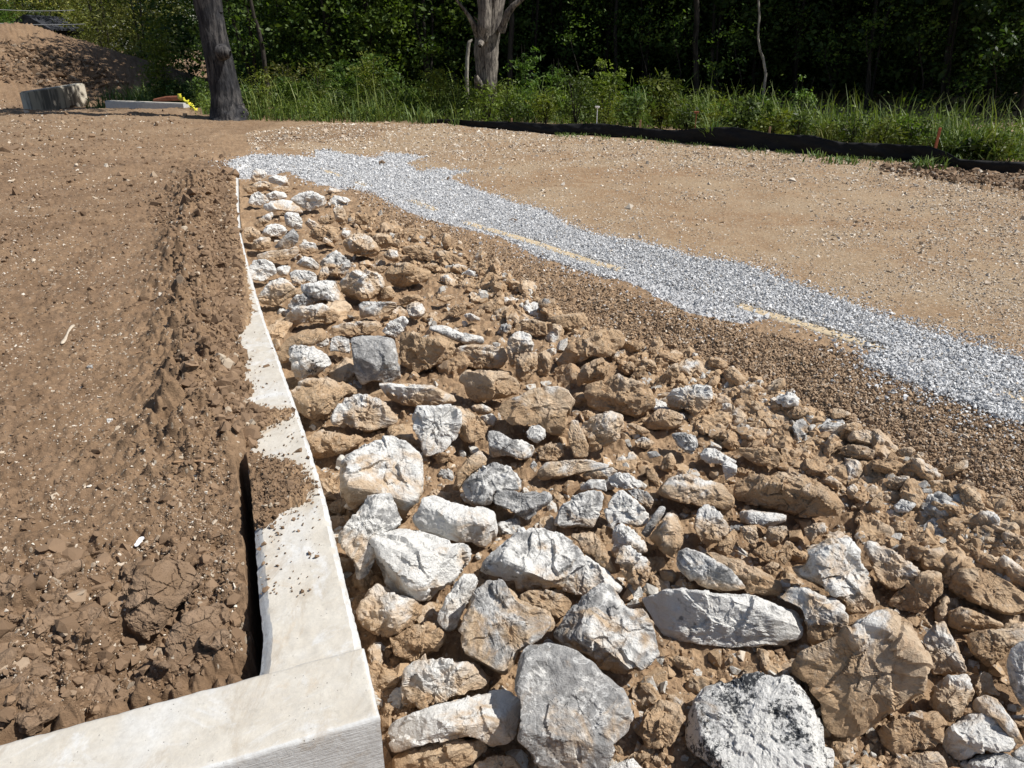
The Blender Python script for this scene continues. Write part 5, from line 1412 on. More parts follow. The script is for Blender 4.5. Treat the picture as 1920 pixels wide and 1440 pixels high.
# ------------------------------------------------------------------ single clods, sticks and scraps
def single(win, pts, thick, seed, mat, name, label, cat, chip=1.2, sink=.3, group=None):
    ox, oy, k = win
    px = poly(pts) / k + np.array([ox, oy])
    o, c, s = add_rock(px, thick, seed, mat, name, sink=sink, chip=chip)
    tag(o, label, cat, group)
    return o
Z5, Z4, Z1 = (0, 960, 3), (0, 480, 3), (0, 0, 1)
single(Z5, '720,430 760,330 850,290 960,250 1090,300 1150,390 1060,470 1000,540 900,690 800,720 690,620', .28, 501, M['clod'], 'soil_slab', 'broad cracked slab of grey brown soil left of the near wall corner', 'soil slab', 1.0, .2)
single(Z5, '910,800 960,650 1050,560 1200,510 1290,520 1290,680 1200,760 1130,900 1050,990 950,960 910,880', .3, 502, M['clod'], 'soil_slab', 'smaller cracked soil slab nearest the inside of the wall corner', 'soil slab', 1.0, .2)
single(Z5, '190,700 260,640 340,700 320,760 240,790', .7, 503, M['clod'], 'soil_clod', 'rounded soil clod left of the cracked slabs', 'soil clod')
single(Z5, '0,580 60,545 150,620 120,680 0,650', .7, 504, M['clod'], 'soil_clod', 'soil clod at the left edge near the bottom', 'soil clod')
single(Z5, '500,800 600,790 680,830 600,900 500,880', .6, 505, M['clod'], 'soil_clod', 'flat soil clod below the broad cracked slab', 'soil clod')
single(Z5, '0,395 90,385 300,320 450,270 505,255 490,300 380,370 290,430 160,445 0,470', .55, 506, M['clod'], 'soil_slab', 'long ledge of soil with dark shade under it at the left', 'soil slab', 1.3, .25)
single(Z4, '1110,960 1180,900 1290,920 1300,1000 1220,1050 1130,1030', .9, 507, M['clod'], 'soil_clod', 'big soil clod overhanging where the wall edge comes clear', 'soil clod', 1.4)
single(Z4, '1010,800 1060,740 1170,730 1190,760 1100,790 1040,815', .8, 508, M['clod'], 'soil_clod', 'dark lumpy clod in the row beside the wall above the flat brown stone', 'soil clod', 1.5)
single(Z4, '1030,310 1060,270 1140,280 1150,330 1080,370 1030,350', .9, 509, M['clod'], 'soil_clod', 'tallest dark clod in the row along the far wall', 'soil clod', 1.5)
single(Z4, '1110,420 1160,380 1260,400 1240,440 1150,460', .8, 510, M['clod'], 'soil_clod', 'clod with a black hollow under it in the row along the wall', 'soil clod', 1.5)
single(Z4, '950,715 1030,700 1035,730 955,740', .8, 511, M['rock'], 'stone', 'flat brown stone at the foot of the clod row', 'stone', .8).color = (.7, .5, .05, 1)
single(Z4, '1275,560 1295,570 1290,605 1270,600', .8, 512, M['rock'], 'stone', 'small white pebble on the soil spilling over the wall', 'stone', .8).color = (.05, .9, .05, 1)
single(Z4, '1150,805 1190,795 1185,825 1150,830', .8, 513, M['rock'], 'stone', 'small orange tan pebble beside the wall spill', 'stone', .8).color = (.6, .6, .05, 1)
single(Z4, '600,915 635,912 635,938 602,938', .6, 514, M['rock'], 'stone', 'white square chip alone on the brown soil', 'stone', .8).color = (.0, .95, .0, 1)
single(Z4, '485,620 520,610 525,640 495,640', .8, 515, M['rock'], 'stone', 'small grey pebble on the soil right of the pale stick', 'stone', .8).color = (.1, .3, .2, 1)
single(Z5, '340,170 370,185 380,215 320,225 315,200', .8, 516, M['rock'], 'stone', 'grey tan pebble in the soil left of the white scrap', 'stone', .8).color = (.4, .5, .05, 1)
single(Z5, '455,510 490,495 510,530 470,545', .8, 517, M['rock'], 'stone', 'pale pebble beside the broad cracked slab', 'stone', .8).color = (.2, .8, .05, 1)
for pts, sd, lab in (('710,303 716,300 723,304 722,310 712,311', 520, 'dark lump on the far widest part of the white gravel'),
                     ('836,334 841,331 847,335 845,340 837,340', 521, 'dark clod at the upper edge of the white gravel'),
                     ('952,414 960,409 969,411 972,416 955,418', 522, 'dark clod in the middle of the white gravel strip'),
                     ('1716,652 1723,648 1731,651 1730,657 1718,658', 523, 'dark stone on the near right part of the white gravel'),
                     ('1012,480 1018,474 1022,480 1016,484', 524, 'small dark stone in the brown gravel under the kerb')):
    single(Z1, pts, .9, sd, M['clod'], 'stone', lab, 'stone', 1, .2)

def stick(name, p0, p1, w, mat, label, seed, cat='stick', flat=.6):
    rs = np.random.RandomState(seed)
    A, B = hit(np.array([p0[0], p1[0]], float), np.array([p0[1], p1[1]], float))
    A = settle(A[None])[0]; B = settle(B[None])[0]
    n, m = 18, 8
    d = B - A; d /= np.linalg.norm(d); sx = np.cross(d, (0, 0, 1)); sx /= np.linalg.norm(sx); up = np.cross(sx, d)
    V = []
    L = np.linalg.norm(B - A)
    for i in range(n):
        t = i / (n - 1); c = A + (B - A) * t + up * w * .75 + sx * math.sin(t * 5 + seed) * w * .5
        r = w * (.75 + .25 * math.sin(t * 7 + seed)) * (1 if 0 < i < n - 1 else .55)
        for j in range(m):
            a = j / m * 2 * math.pi
            V.append(c + sx * math.cos(a) * r * (1 + .25 * rs.normal() * .4) + up * math.sin(a) * r * flat * (1 + .2 * rs.normal() * .4))
    V.append(A + up * w * .75); V.append(B + up * w * .75)
    V = np.array(V); F = []
    for i in range(n - 1):
        for j in range(m):
            F.append((i * m + j, i * m + (j + 1) % m, (i + 1) * m + (j + 1) % m, (i + 1) * m + j))
    for j in range(m):
        F.append((n * m, (j + 1) % m, j, j)); 
    F = [f for f in F if len(set(f)) == 4]
    tri = [(n * m, (j + 1) % m, j) for j in range(m)] + [(n * m + 1, (n - 1) * m + j, (n - 1) * m + (j + 1) % m) for j in range(m)]
    me = bpy.data.meshes.new(name); me.from_pydata([tuple(v - A) for v in V], [], [tuple(f) for f in F] + tri); me.materials.append(mat)
    o = bpy.data.objects.new(name, me); COL.objects.link(o); o.location = A
    for p in me.polygons: p.use_smooth = True
    return tag(o, label, cat)
stick('stick', (115, 648), (138, 607), .011, M['drywood'], 'pale dry broken stick lying on the open brown soil', 1)
stick('stick', (329, 890), (405, 885), .009, M['brownwood'], 'brown stick lying level on the soil beside the wall', 2)
stick('stick', (252, 665), (268, 660), .006, M['brownwood'], 'short thin brown twig on the soil left of the clod row', 3)

def scrap():
    c = hit(262, 1016)[0]; c = settle(c[None])[0]
    rs = np.random.RandomState(4); n = 9
    gx, gy = np.meshgrid(np.linspace(-1, 1, n), np.linspace(-1, 1, n))
    r = np.hypot(gx, gy); s = 1 / np.maximum(1, r * 1.05)
    V = np.stack([gx * s * .011, gy * s * .024, .012 + .006 * fbm2(gx * 2, gy * 2, 3)], -1).reshape(-1, 3)
    idx = np.arange(n * n).reshape(n, n)
    F = np.stack([idx[:-1, :-1], idx[:-1, 1:], idx[1:, 1:], idx[1:, :-1]], -1).reshape(-1, 4)
    o = mesh_obj('plastic_scrap', V, F, M['white'], True, loc=c)
    md = o.modifiers.new('thick', 'SOLIDIFY'); md.thickness = .002
    o.rotation_euler = (.25, 0, -.2)
    tag(o, 'small shiny white scrap lying on the brown soil', 'scrap')
scrap()

def build_chunks():
    """angular muddy chunks wedged between the boulders, too many and too alike to tell apart"""
    rs = np.random.RandomState(77)
    shapes = hull_templates(22, 15, 19, .85)
    P = poly('470,335 640,362 760,420 900,480 1080,600 1300,680 1560,800 1930,960 1990,1200 1990,1500 740,1500 700,1300 690,1200 650,1090 560,760 500,600')
    q, g = px_sample(rs, P, 2600)
    D = np.hypot(g[:, 0], g[:, 1])
    S = np.clip(rs.lognormal(math.log(.026), .45, len(g)), .010, .06) * np.clip(.55 + D * .13, .6, 1.3)
    free = np.ones(len(q), bool)
    for r in ALL_ROCKS:
        px = r['px']; c = r['c']
        grow = c + (px - c) * 1.0
        free &= ~in_poly(q[:, 0], q[:, 1], grow)
    q, g, D, S = q[free], g[free], D[free], S[free]
    g = settle(g)
    g[:, 2] += S * rs.uniform(-.1, .35, len(g))
    t = np.stack([rs.rand(len(g)), rs.rand(len(g)) ** 2], 1)
    o = scatter_mesh('muddy_chunks', g, S, t, shapes, M['mudstone'], 78, 1.0)
    tag(o, 'muddy broken stone chunks wedged between the boulders', 'rubble', kind='stuff')
build_chunks()
# ------------------------------------------------------------------ plants, trees and the far edge of the site
def tube(paths, mat, name, parent=None, loc=(0, 0, 0), sides=8, rough=.0, seed=0):
    """paths: list of (points, radii); one mesh"""
    VV, FF = [], []; off = 0
    for pts, rad in paths:
        pts = np.array(pts, float); rad = np.array(rad, float)
        n = len(pts)
        T = np.gradient(pts, axis=0); T /= np.linalg.norm(T, axis=1)[:, None] + 1e-9
        ref = np.array([0.31, .95, .05]); S = np.cross(T, ref); S /= np.linalg.norm(S, axis=1)[:, None] + 1e-9
        U = np.cross(S, T)
        a = np.arange(sides) / sides * 2 * np.pi
        ring = S[:, None] * np.cos(a)[None, :, None] + U[:, None] * np.sin(a)[None, :, None]
        V = pts[:, None] + ring * rad[:, None, None]
        if rough:
            q = V.reshape(-1, 3)
            dn = fbm3(q * np.array([7, 7, 1.2]) + seed, 4, .6, ridge=True)
            V = (q + ring.reshape(-1, 3) * (dn * rough * np.repeat(rad, sides))[:, None]).reshape(V.shape)
        V = V.reshape(-1, 3)
        V = np.concatenate([V, pts[:1], pts[-1:]])
        i = np.arange(n - 1)[:, None] * sides; j = np.arange(sides)[None]; j2 = (j + 1) % sides
        F = np.stack([i + j, i + j2, i + sides + j2, i + sides + j], -1).reshape(-1, 4)
        VV.append(V); FF.append(F + off); off += len(V)
    return mesh_obj(name, np.concatenate(VV) - np.array(loc), np.concatenate(FF), mat, True, parent)

def leaf_mesh(name, P, size, mat, seed, parent=None, loc=(0, 0, 0), slim=.5, tint=None, droop=.3, out=None):
    rs = np.random.RandomState(seed); n = len(P)
    d = rs.normal(size=(n, 3)); d[:, 2] = d[:, 2] * .6 - droop
    if out is not None: d += out
    d /= np.linalg.norm(d, axis=1)[:, None]
    s = np.cross(d, rs.normal(size=(n, 3))); s /= np.linalg.norm(s, axis=1)[:, None]
    L = size * rs.lognormal(0, .3, n); w = L * slim * .5
    V = np.stack([P - d * (L * .5)[:, None], P - d * (L * .06)[:, None] + s * w[:, None], P + d * (L * .5)[:, None], P - d * (L * .06)[:, None] - s * w[:, None]], 1).reshape(-1, 3)
    F = np.arange(n * 4).reshape(n, 4)
    if tint is None: tint = rs.rand(n)
    t = np.repeat(tint, 4)[:, None]
    return mesh_obj(name, V - np.array(loc), F, mat, False, parent, attr=t)

def clumps(rs, centre, radii, n_cl, per, spread, shell=.55, zcut=None):
    """leaf positions in clumps through an uneven crown, and a tint per leaf that varies by clump"""
    d = rs.normal(size=(n_cl, 3)); d /= np.linalg.norm(d, axis=1)[:, None]
    r = rs.uniform(shell, 1.0, n_cl) ** .8 * (1 + .22 * fbm3(d * 1.7 + rs.rand() * 50, 3))
    c = centre + d * r[:, None] * radii
    k = rs.poisson(per, n_cl) + 3
    P = np.repeat(c, k, 0); sp = np.repeat(spread * rs.lognormal(0, .25, n_cl), k)
    P = P + rs.normal(size=P.shape) * sp[:, None] * np.array([1, 1, .6])
    t = np.clip(np.repeat(rs.beta(2, 2, n_cl), k) + rs.normal(size=len(P)) * .16, 0, 1)
    if zcut is not None:
        kp = P[:, 2] > zcut; P, t = P[kp], t[kp]
    return P, t

def gp(px, py):
    return hit(px, py)[0]
def at_depth(px, py, Y):
    """point on the ray of a photo pixel at distance Y ahead"""
    d = ray(px, py); return np.array([0, 0, EYE]) + d * (Y / d[1])
def ground_z(x, y): return float(h_base(np.array([x]), np.array([y]))[0])

# ---- the leaning living trunk at the left of the track
def trunk_tree():
    b = gp(430, 226); Y = b[1]
    root = empty('tree', b)
    tag(root, 'thick grey tree trunk leaning left, standing at the edge of the dirt', 'tree')
    line = [(433, 232, 36), (431, 218, 29), (428, 203, 25), (423, 175, 21), (416, 140, 20), (408, 100, 19), (400, 60, 18), (392, 20, 18.5), (384, -20, 19), (370, -80, 19), (352, -170, 17), (330, -270, 14), (318, -360, 9)]
    line = [(x, y, w) for x, y, w in line]
    ys = np.linspace(0, len(line) - 1, 70); L = np.array(line, float)
    q = np.stack([np.interp(ys, np.arange(len(L)), L[:, k]) for k in range(3)], 1)
    pts = np.array([at_depth(x, y, Y + .3) for x, y, w in q]); rad = q[:, 2] / FPX * np.linalg.norm(b - [0, 0, EYE])
    limb = [(pts[40] + np.array([.1, 0, 0])) + np.array([.0, 0, 0]), at_depth(398, -30, Y + .3), at_depth(412, -110, Y + .5), at_depth(450, -220, Y + .8)]
    knot = [(pts[26], pts[26] + np.array([.22, -.05, .02])), (.16, .13)]
    pts = np.concatenate([pts, [pts[-1] + np.array([-.1, .5, 3.0]), b + np.array([.4, 1.2, 12.5])]]); rad = np.concatenate([rad, [.16, .05]])
    tube([(pts, rad)], M['barkshade'], 'trunk', root, b, 28, .22, 5)
    tube([(np.array(limb), [.15, .13, .11, .06])], M['barkshade'], 'limb', root, b, 12, .15, 6)
    k = np.array([at_depth(416, 98, Y), at_depth(423, 99, Y - .05), at_depth(432, 101, Y - .05)])
    tube([(k, [.13, .10, .05])], M['barkshade'], 'burl', root, b, 12, .5, 8)
    rs = np.random.RandomState(61)
    P, t = clumps(rs, b + np.array([1.2, 1.5, 13.0]), np.array([4.6, 3.4, 3.0]), 230, 46, .45, .3)
    leaf_mesh('crown', P, .30, M['leaf'], 62, root, b, .55, t)
trunk_tree()

# ---- the dead snag in the middle
def snag():
    b = gp(915, 236); Y = b[1] + 1.6
    b = np.array([at_depth(915, 226, Y)[0], Y, 0]); b[2] = ground_z(b[0], Y)
    root = empty('dead_tree', b)
    tag(root, 'bare weathered dead tree with split trunk and two broken limbs', 'dead tree')
    k = Y / FPX / ray(910, 120)[1]
    def path(L, rough, name, mat, sides=20, sd=0):
        L = np.array(L, float); s = np.linspace(0, len(L) - 1, len(L) * 7)
        q = np.stack([np.interp(s, np.arange(len(L)), L[:, j]) for j in range(4)], 1)
        pts = np.array([at_depth(x, y, Y + dz) for x, y, w, dz in q])
        tube([(pts, q[:, 2] * k * .74)], mat, name, root, b, sides, rough, sd)
    path([(918, 250, 18, 0), (917, 215, 17, 0), (914, 170, 18, 0), (912, 130, 22, 0), (912, 85, 24, 0), (918, 40, 23, 0), (924, 0, 23, 0), (928, -40, 22, 0), (930, -120, 18, 0), (934, -220, 12, 0), (936, -290, 4, 0)], .30, 'trunk', M['barkdead'], 30, 3)
    path([(906, 78, 9, -.32), (908, 50, 13, -.36), (909, 20, 13, -.36), (908, -20, 13, -.34), (906, -90, 11, -.3), (905, -160, 6, -.3)], .35, 'split_stem', M['barkdead'], 18, 13)
    path([(940, 58, 9, -.2), (946, 40, 7, -.3), (952, 25, 7.5, -.35), (962, 12, 6.5, -.4), (976, 0, 5.5, -.45), (1000, -22, 4.5, -.5), (1030, -60, 2, -.6)], .2, 'limb', M['barkdead'], 12, 23)
    path([(896, 66, 8, -.1), (888, 45, 6, -.2), (878, 28, 4, -.25), (866, 12, 3, -.3), (856, 0, 2.4, -.35), (838, -26, 1.2, -.4)], .2, 'limb', M['barkdead'], 12, 33)
    path([(900, 41, 2.6, -.3), (894, 36, 1.6, -.4), (888, 31, .8, -.45)], .2, 'branch_stub', M['barkdead'], 8, 43)
    path([(902, 80, 6, -.4), (901, 83, 5.5, -.55), (900, 86, 3.5, -.62)], .4, 'knot', M['barkdead'], 12, 53)
    path([(899, 162, 9, -.2), (895, 150, 6, -.4), (893, 141, 3, -.45)], .4, 'branch_stub', M['barkdead'], 10, 63)
snag()

def slim_tree(name, line, Y, mat, label, cat='tree', crown=None, group=None, seed=0):
    """thin stem traced at distance Y; line of (px, py, half width in px)"""
    L = np.array(line, float); b0 = at_depth(L[0, 0], L[0, 1], Y); b = np.array([b0[0], Y, ground_z(b0[0], Y)])
    root = empty(name, b); tag(root, label, cat, group)
    s = np.linspace(0, len(L) - 1, len(L) * 6); q = np.stack([np.interp(s, np.arange(len(L)), L[:, j]) for j in range(3)], 1)
    pts = np.array([at_depth(x, y, Y) for x, y, w in q]); pts = np.concatenate([b[None] - [0, 0, .1], pts])
    rad = np.concatenate([[q[0, 2]], q[:, 2]]) * Y / FPX
    tube([(pts, rad)], mat, 'trunk', root, b, 10, .15, seed)
    if crown:
        rs = np.random.RandomState(seed + 70)
        c, r, nc, per, sp, sz, lm = crown
        P, t = clumps(rs, np.array(c), np.array(r), nc, per, sp, .25)
        leaf_mesh('crown', P, sz, lm, seed + 71, root, b, .55, t)
    return root
slim_tree('tree', [(875, 143, 3.2), (876, 110, 3.0), (879, 80, 2.8), (886, 74, 1.2)], 20.5, M['barkpale'], 'short pale dead stem standing just left of the weathered dead tree', seed=1)
slim_tree('tree', [(1432, 170, 2.3), (1436, 140, 2.2), (1431, 110, 2.2), (1425, 95, 2.0), (1421, 70, 1.8), (1424, 30, 1.7), (1418, -60, 1.5), (1420, -200, 1.0)], 19.5, M['barkpale'], 'slim crooked pale trunk against the darkest woods on the right', crown=((9.0, 21.5, 7.6), (2.6, 2.4, 2.2), 90, 40, .45, .26, M['leaf']), seed=2)
slim_tree('tree', [(1306, 170, 5), (1305, 120, 4.5), (1303, 80, 4.5), (1307, 40, 4.2), (1305, -20, 4.0), (1304, -200, 3)], 21, M['barkdark'], 'straight dark trunk in the woods right of the centre', crown=((5.4, 23, 8.0), (3.0, 2.6, 2.4), 110, 44, .5, .28, M['leaf']), seed=3)
slim_tree('tree', [(493, 95, 3.5), (488, 70, 3.2), (484, 52, 3), (476, 30, 2.6), (470, 0, 2.4), (462, -120, 2)], 21, M['barkdark'], 'thin tilted trunk in the leaves right of the thick leaning trunk', crown=((-7.8, 23, 7.5), (2.8, 2.6, 2.2), 100, 44, .5, .28, M['leaf']), seed=4)
slim_tree('tree', [(956, 130, 4.5), (957, 90, 4.5), (960, 50, 4.2), (958, 0, 4), (962, -150, 3)], 22, M['barkdark'], 'black trunk just right of the weathered dead tree', crown=((.4, 24, 8.2), (2.8, 2.6, 2.4), 100, 44, .5, .28, M['leaf']), seed=5)
0 and slim_tree('tree', [(760, 90, 1.8), (765, 40, 1.6), (760, 0, 1.5), (758, -100, 1.2)], 20, M['barkpale'], 'thin pale vine like stem in the leaves left of the dead tree', seed=6)
slim_tree('tree', [(1155, 115, 3.0), (1153, 60, 2.8), (1156, 0, 2.6), (1150, -150, 2)], 24, M['barkdark'], 'dim grey trunk behind the yellow green bush', crown=((3.4, 26, 8.2), (2.8, 2.6, 2.4), 100, 44, .5, .28, M['leaf']), seed=7)
0 and slim_tree('tree', [(1066, 118, 1.6), (1068, 90, 1.8), (1066, 60, 1.6), (1064, -80, 1.3)], 22, M['barkpale'], 'thin pale stem in the dark gap right of the dead tree', seed=8)

# ---- leafy trees whose low branches make the green wall of the wood
def leafy_proto(seed, mat, h, w, n_low, size, olive=False, bark='barkdark'):
    """tree with foliage from the ground to its top, standing at the origin"""
    rs = np.random.RandomState(seed)
    root = empty('leafy_tree', (0, 0, 0))
    st = []
    for k in range(2 + rs.randint(2)):
        a = rs.rand() * 6.28; lean = rs.uniform(.05, .22)
        z = np.linspace(-.2, h * .9, 9)
        st.append((np.stack([math.cos(a) * lean * z + .1 * np.sin(z + k), math.sin(a) * lean * z, z], 1), np.linspace(.045, .015, 9) * rs.uniform(.6, 1.4)))
    tube(st, M[bark], 'trunk', root, (0, 0, 0), 8, .1, seed)
    P1, t1 = clumps(rs, np.array([0, 0, h * .42]), np.array([w, w, h * .46]), n_low, 34, .20, .35)
    P2, t2 = clumps(rs, np.array([0, 0, h * .78]), np.array([w * .9, w * .9, h * .28]), n_low // 3, 30, .3, .2)
    k = P1[:, 2] > .1
    P = np.concatenate([P1[k], P2]); t = np.concatenate([t1[k], t2])
    leaf_mesh('crown', P, size, mat, seed + 1, root, (0, 0, 0), .32 if olive else .55, t)
    return root
def clone(root):
    r = root.copy(); COL.objects.link(r)
    for ch in root.children:
        c = ch.copy(); COL.objects.link(c); c.parent = r
    return r
PROTO = [leafy_proto(201, M['leaf'], 6.0, 1.9, 150, .105), leafy_proto(202, M['leaf'], 7.0, 1.7, 130, .095), leafy_proto(203, M['leaf'], 5.2, 2.1, 160, .11),
         leafy_proto(204, M['olive'], 6.5, 2.4, 250, .12, True), leafy_proto(205, M['leaf'], 6.5, 1.6, 120, .10)]
_used = set()
def place_leafy(k, px, Y, s=1.0, label=None, group=None, col=(1, 1, 1), rot=None):
    x = at_depth(px, 150, Y)[0]
    o = PROTO[k] if k not in _used else clone(PROTO[k])
    _used.add(k)
    o.location = (x, Y, ground_z(x, Y) - .05); o.scale = (s, s, s)
    o.rotation_euler = (0, 0, px * .37 if rot is None else rot)
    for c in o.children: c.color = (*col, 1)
    tag(o, label, 'tree', group)
    return o
G_ = 'leafy trees forming the edge of the wood'
LW = 'leafy green tree merging into the wall of the wood left of the dead tree'
for k, px, Y, s, c in ((0, 480, 22.5, 1.0, (1.2, 1.2, .9)), (1, 560, 23.5, 1.1, (.7, .8, .7)), (2, 640, 22.8, 1.05, (1.3, 1.25, .9)), (0, 720, 23.5, 1.1, (.8, .9, .8)), (1, 800, 22.4, .95, (1.5, 1.4, .8)), (2, 860, 25, 1.1, (.8, .9, .8)), (0, 400, 37, 1.4, (.8, .9, .8)), (2, 540, 26.5, 1.2, (.7, .8, .7)), (1, 700, 27, 1.2, (.7, .8, .7))):
    place_leafy(k, px, Y, s, LW, G_, c)
LM = 'dark leafy tree in the shaded wood behind the dead tree and yellow green bush'  # leaf tints below lowered, so the wood's shade is partly in the colour
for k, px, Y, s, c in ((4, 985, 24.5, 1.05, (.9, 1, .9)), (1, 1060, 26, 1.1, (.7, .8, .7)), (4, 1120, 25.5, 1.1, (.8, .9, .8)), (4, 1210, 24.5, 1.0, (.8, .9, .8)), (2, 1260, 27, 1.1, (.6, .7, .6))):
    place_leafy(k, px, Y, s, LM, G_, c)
LR = 'very dark leafy tree in the deep shade of the wood on the right'  # deep shade put into the leaf colour by the low tints below
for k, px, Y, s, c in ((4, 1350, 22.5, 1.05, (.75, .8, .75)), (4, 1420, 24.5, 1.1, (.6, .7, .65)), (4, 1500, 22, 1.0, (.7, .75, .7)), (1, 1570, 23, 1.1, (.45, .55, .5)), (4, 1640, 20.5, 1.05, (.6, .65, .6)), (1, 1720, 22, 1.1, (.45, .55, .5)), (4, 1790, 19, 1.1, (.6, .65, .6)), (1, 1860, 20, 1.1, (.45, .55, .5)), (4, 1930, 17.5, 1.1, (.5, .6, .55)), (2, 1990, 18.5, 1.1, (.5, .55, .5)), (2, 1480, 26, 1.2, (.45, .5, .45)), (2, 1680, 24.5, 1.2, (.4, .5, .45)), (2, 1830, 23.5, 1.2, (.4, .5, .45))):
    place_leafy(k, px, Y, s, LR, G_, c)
place_leafy(3, 205, 47, 1.8, 'broad olive green willowy tree behind the dirt mound at the left', None, (1.35, 1.3, 1.25))
place_leafy(3, 105, 52, 1.45, 'smaller olive tree left of the broad willowy one', None, (1.2, 1.3, 1.1), 2)
place_leafy(3, 285, 43, 1.2, 'olive tree between the broad willowy one and the leaning trunk', None, (.8, .85, .8), 4)
place_leafy(0, 18, 43, .75, 'bright green bushy tree at the far left edge beside the dark building', None, (1.5, 1.6, 1.1), 1)
place_leafy(1, 60, 54, 1.5, 'blue grey distant tree above the dark building', None, (.8, .9, 1.3), 1)

# ---- bushes and saplings in front of the wood
def bush(px, py, top, wpx, mat, label, seed, size=.05, slim=.5, dY=0.0, dens=1.0, name='bush', col=(1, 1, 1), shell=.2, spread=.07, n=None):
    b = gp(px, py); Y = b[1] + dY; x = at_depth(px, py, Y)[0]; b = np.array([x, Y, ground_z(x, Y)])
    zt = at_depth(px, top, Y)[2]; h = max(.25, zt - b[2]); w = wpx / FPX * Y * .5
    rs = np.random.RandomState(seed)
    root = empty(name, b); tag(root, label, name)
    st = []
    for k in range(5):
        a = rs.rand() * 6.28; r = rs.uniform(.2, .7) * w; z = np.linspace(0, h * rs.uniform(.6, .93), 6); f = z / h
        st.append((np.stack([b[0] + math.cos(a) * r * f, b[1] + math.sin(a) * r * f, b[2] + z], 1), np.linspace(.014, .004, 6)))
    tube(st, M['barkdark'], 'stem', root, b, 5)
    nc = n or int(60 * dens * max(.5, w * h / .6))
    P, t = clumps(rs, b + np.array([0, 0, h * .46]), np.array([w * .92, w * .8, h * .5]), nc, 17, spread, shell)
    k = P[:, 2] > b[2] + .02
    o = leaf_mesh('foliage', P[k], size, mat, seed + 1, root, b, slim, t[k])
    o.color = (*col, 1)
    return root
bush(1128, 236, 98, 92, M['yleaf'], 'tallest yellow green bush behind the black fence near the middle', 301, .075, .55, 1.5, 1.3)
bush(1188, 238, 150, 70, M['leaf'], 'grey green bush right of the tallest yellow green one', 302, .06, .5, 1.4, 1.2, col=(1.2, 1.3, 1.4))
bush(1240, 240, 165, 80, M['leaf'], 'dull green bush behind the fence, left of a bright feathery one', 303, .06, .5, 1.6, 1.1)
bush(1298, 246, 174, 26, M['yleaf'], 'bright yellow green feathery sapling above the fence', 304, .05, .25, .9, 2.6, spread=.05)
bush(1438, 258, 177, 16, M['yleaf'], 'narrow upright green weed stalk above the fence on the right', 305, .05, .3, .7, 3.0, spread=.035, col=(.8, .9, .9))
bush(1045, 238, 152, 80, M['yleaf'], 'low yellow green bush right of the dead tree', 306, .06, .5, 1.2, 1.2, col=(.8, .85, .8))
bush(955, 236, 148, 60, M['yleaf'], 'yellow green weeds against the foot of the dead tree', 307, .05, .4, .9, 1.4)
bush(990, 236, 162, 60, M['leaf'], 'green weed clump between the dead tree and low bush', 308, .05, .4, 1.0, 1.2, col=(1.5, 1.5, 1.2))
bush(690, 226, 96, 170, M['leaf'], 'big round green bush left of the dead tree', 309, .075, .6, 2.6, 1.2, col=(1.3, 1.3, 1.1))
bush(600, 226, 140, 90, M['leaf'], 'green bush left of the big round one', 310, .07, .5, 2.2, 1.1, col=(1.0, 1.1, 1.0))
bush(540, 222, 105, 100, M['olive'], 'rusty olive bush right of the leaning trunk', 311, .07, .4, 2.6, 1.0, col=(.75, .7, .6))
bush(780, 228, 150, 100, M['leaf'], 'dense green bush under the leaves left of the dead tree', 312, .06, .5, 1.8, 1.2, col=(1.2, 1.2, 1.0))
bush(850, 232, 165, 90, M['yleaf'], 'yellow green weed patch left of the dead tree', 313, .05, .4, 1.3, 1.2, col=(.75, .8, .7))
bush(330, 214, 134, 110, M['leaf'], 'dark blue green bush behind the low concrete wall', 314, .07, .3, 6.0, 1.3, col=(.55, .75, .85))
bush(388, 216, 128, 40, M['leaf'], 'leafy shrub touching the left of the leaning trunk', 315, .06, .5, 3.8, 1.2, col=(1.2, 1.2, 1.0))
bush(470, 222, 150, 60, M['leaf'], 'green shrub at the right foot of the leaning trunk', 316, .06, .5, 1.2, 1.2, col=(1.3, 1.4, 1.1))
bush(268, 196, 132, 90, M['grass'], 'pale green grassy bush beyond the far stained wall', 317, .12, .12, 10, 1.3, spread=.2)
bush(312, 208, 20, 60, M['yleaf'], 'upright yellow olive sapling left of the leaning trunk', 318, .09, .35, 5.5, 1.2, name='sapling', col=(.75, .75, .7), spread=.13)
bush(1495, 262, 136, 70, M['leaf'], 'lit leafy bush alone in the dark wood on the right', 319, .06, .5, 3.0, .7, col=(1.8, 1.8, 1.5))  # leaf colour raised to stand in for sun on this bush
bush(1400, 258, 170, 90, M['leaf'], 'low green bush in shade behind the fence', 320, .06, .5, 2.6, 1.1, col=(.9, 1, .9))
bush(1345, 252, 190, 70, M['leaf'], 'bright grass green bush behind the tallest hump of fence', 321, .06, .3, 1.6, 1.3, col=(1.3, 1.7, 1.0))
bush(1705, 286, 222, 66, M['yleaf'], 'leafy light green weed behind the fence on the right', 322, .07, .35, .5, 1.3, col=(1.1, 1.2, 1.0))
bush(1680, 286, 218, 24, M['yleaf'], 'upright weed with round leaves beside a leafy light green one', 323, .06, .5, .6, 1.6, col=(1.0, 1.1, 1.1), spread=.05)
bush(985, 230, 70, 70, M['leaf'], 'fern like sunlit branch bush right of the dead tree', 324, .10, .3, 3.0, .5, col=(1.8, 1.9, 1.5), name='sapling')  # sunlight painted in: leaf tint well above the plain green
bush(1040, 230, 92, 50, M['leaf'], 'drooping sunlit sapling in the dark gap', 325, .10, .3, 3.2, .5, col=(1.6, 1.7, 1.4), name='sapling')  # sunlit look comes from the brightened leaf tint
bush(1850, 300, 240, 110, M['leaf'], 'dim green undergrowth bush at the right behind the fence', 326, .06, .3, 2.0, 1.2, col=(.6, .8, .7))

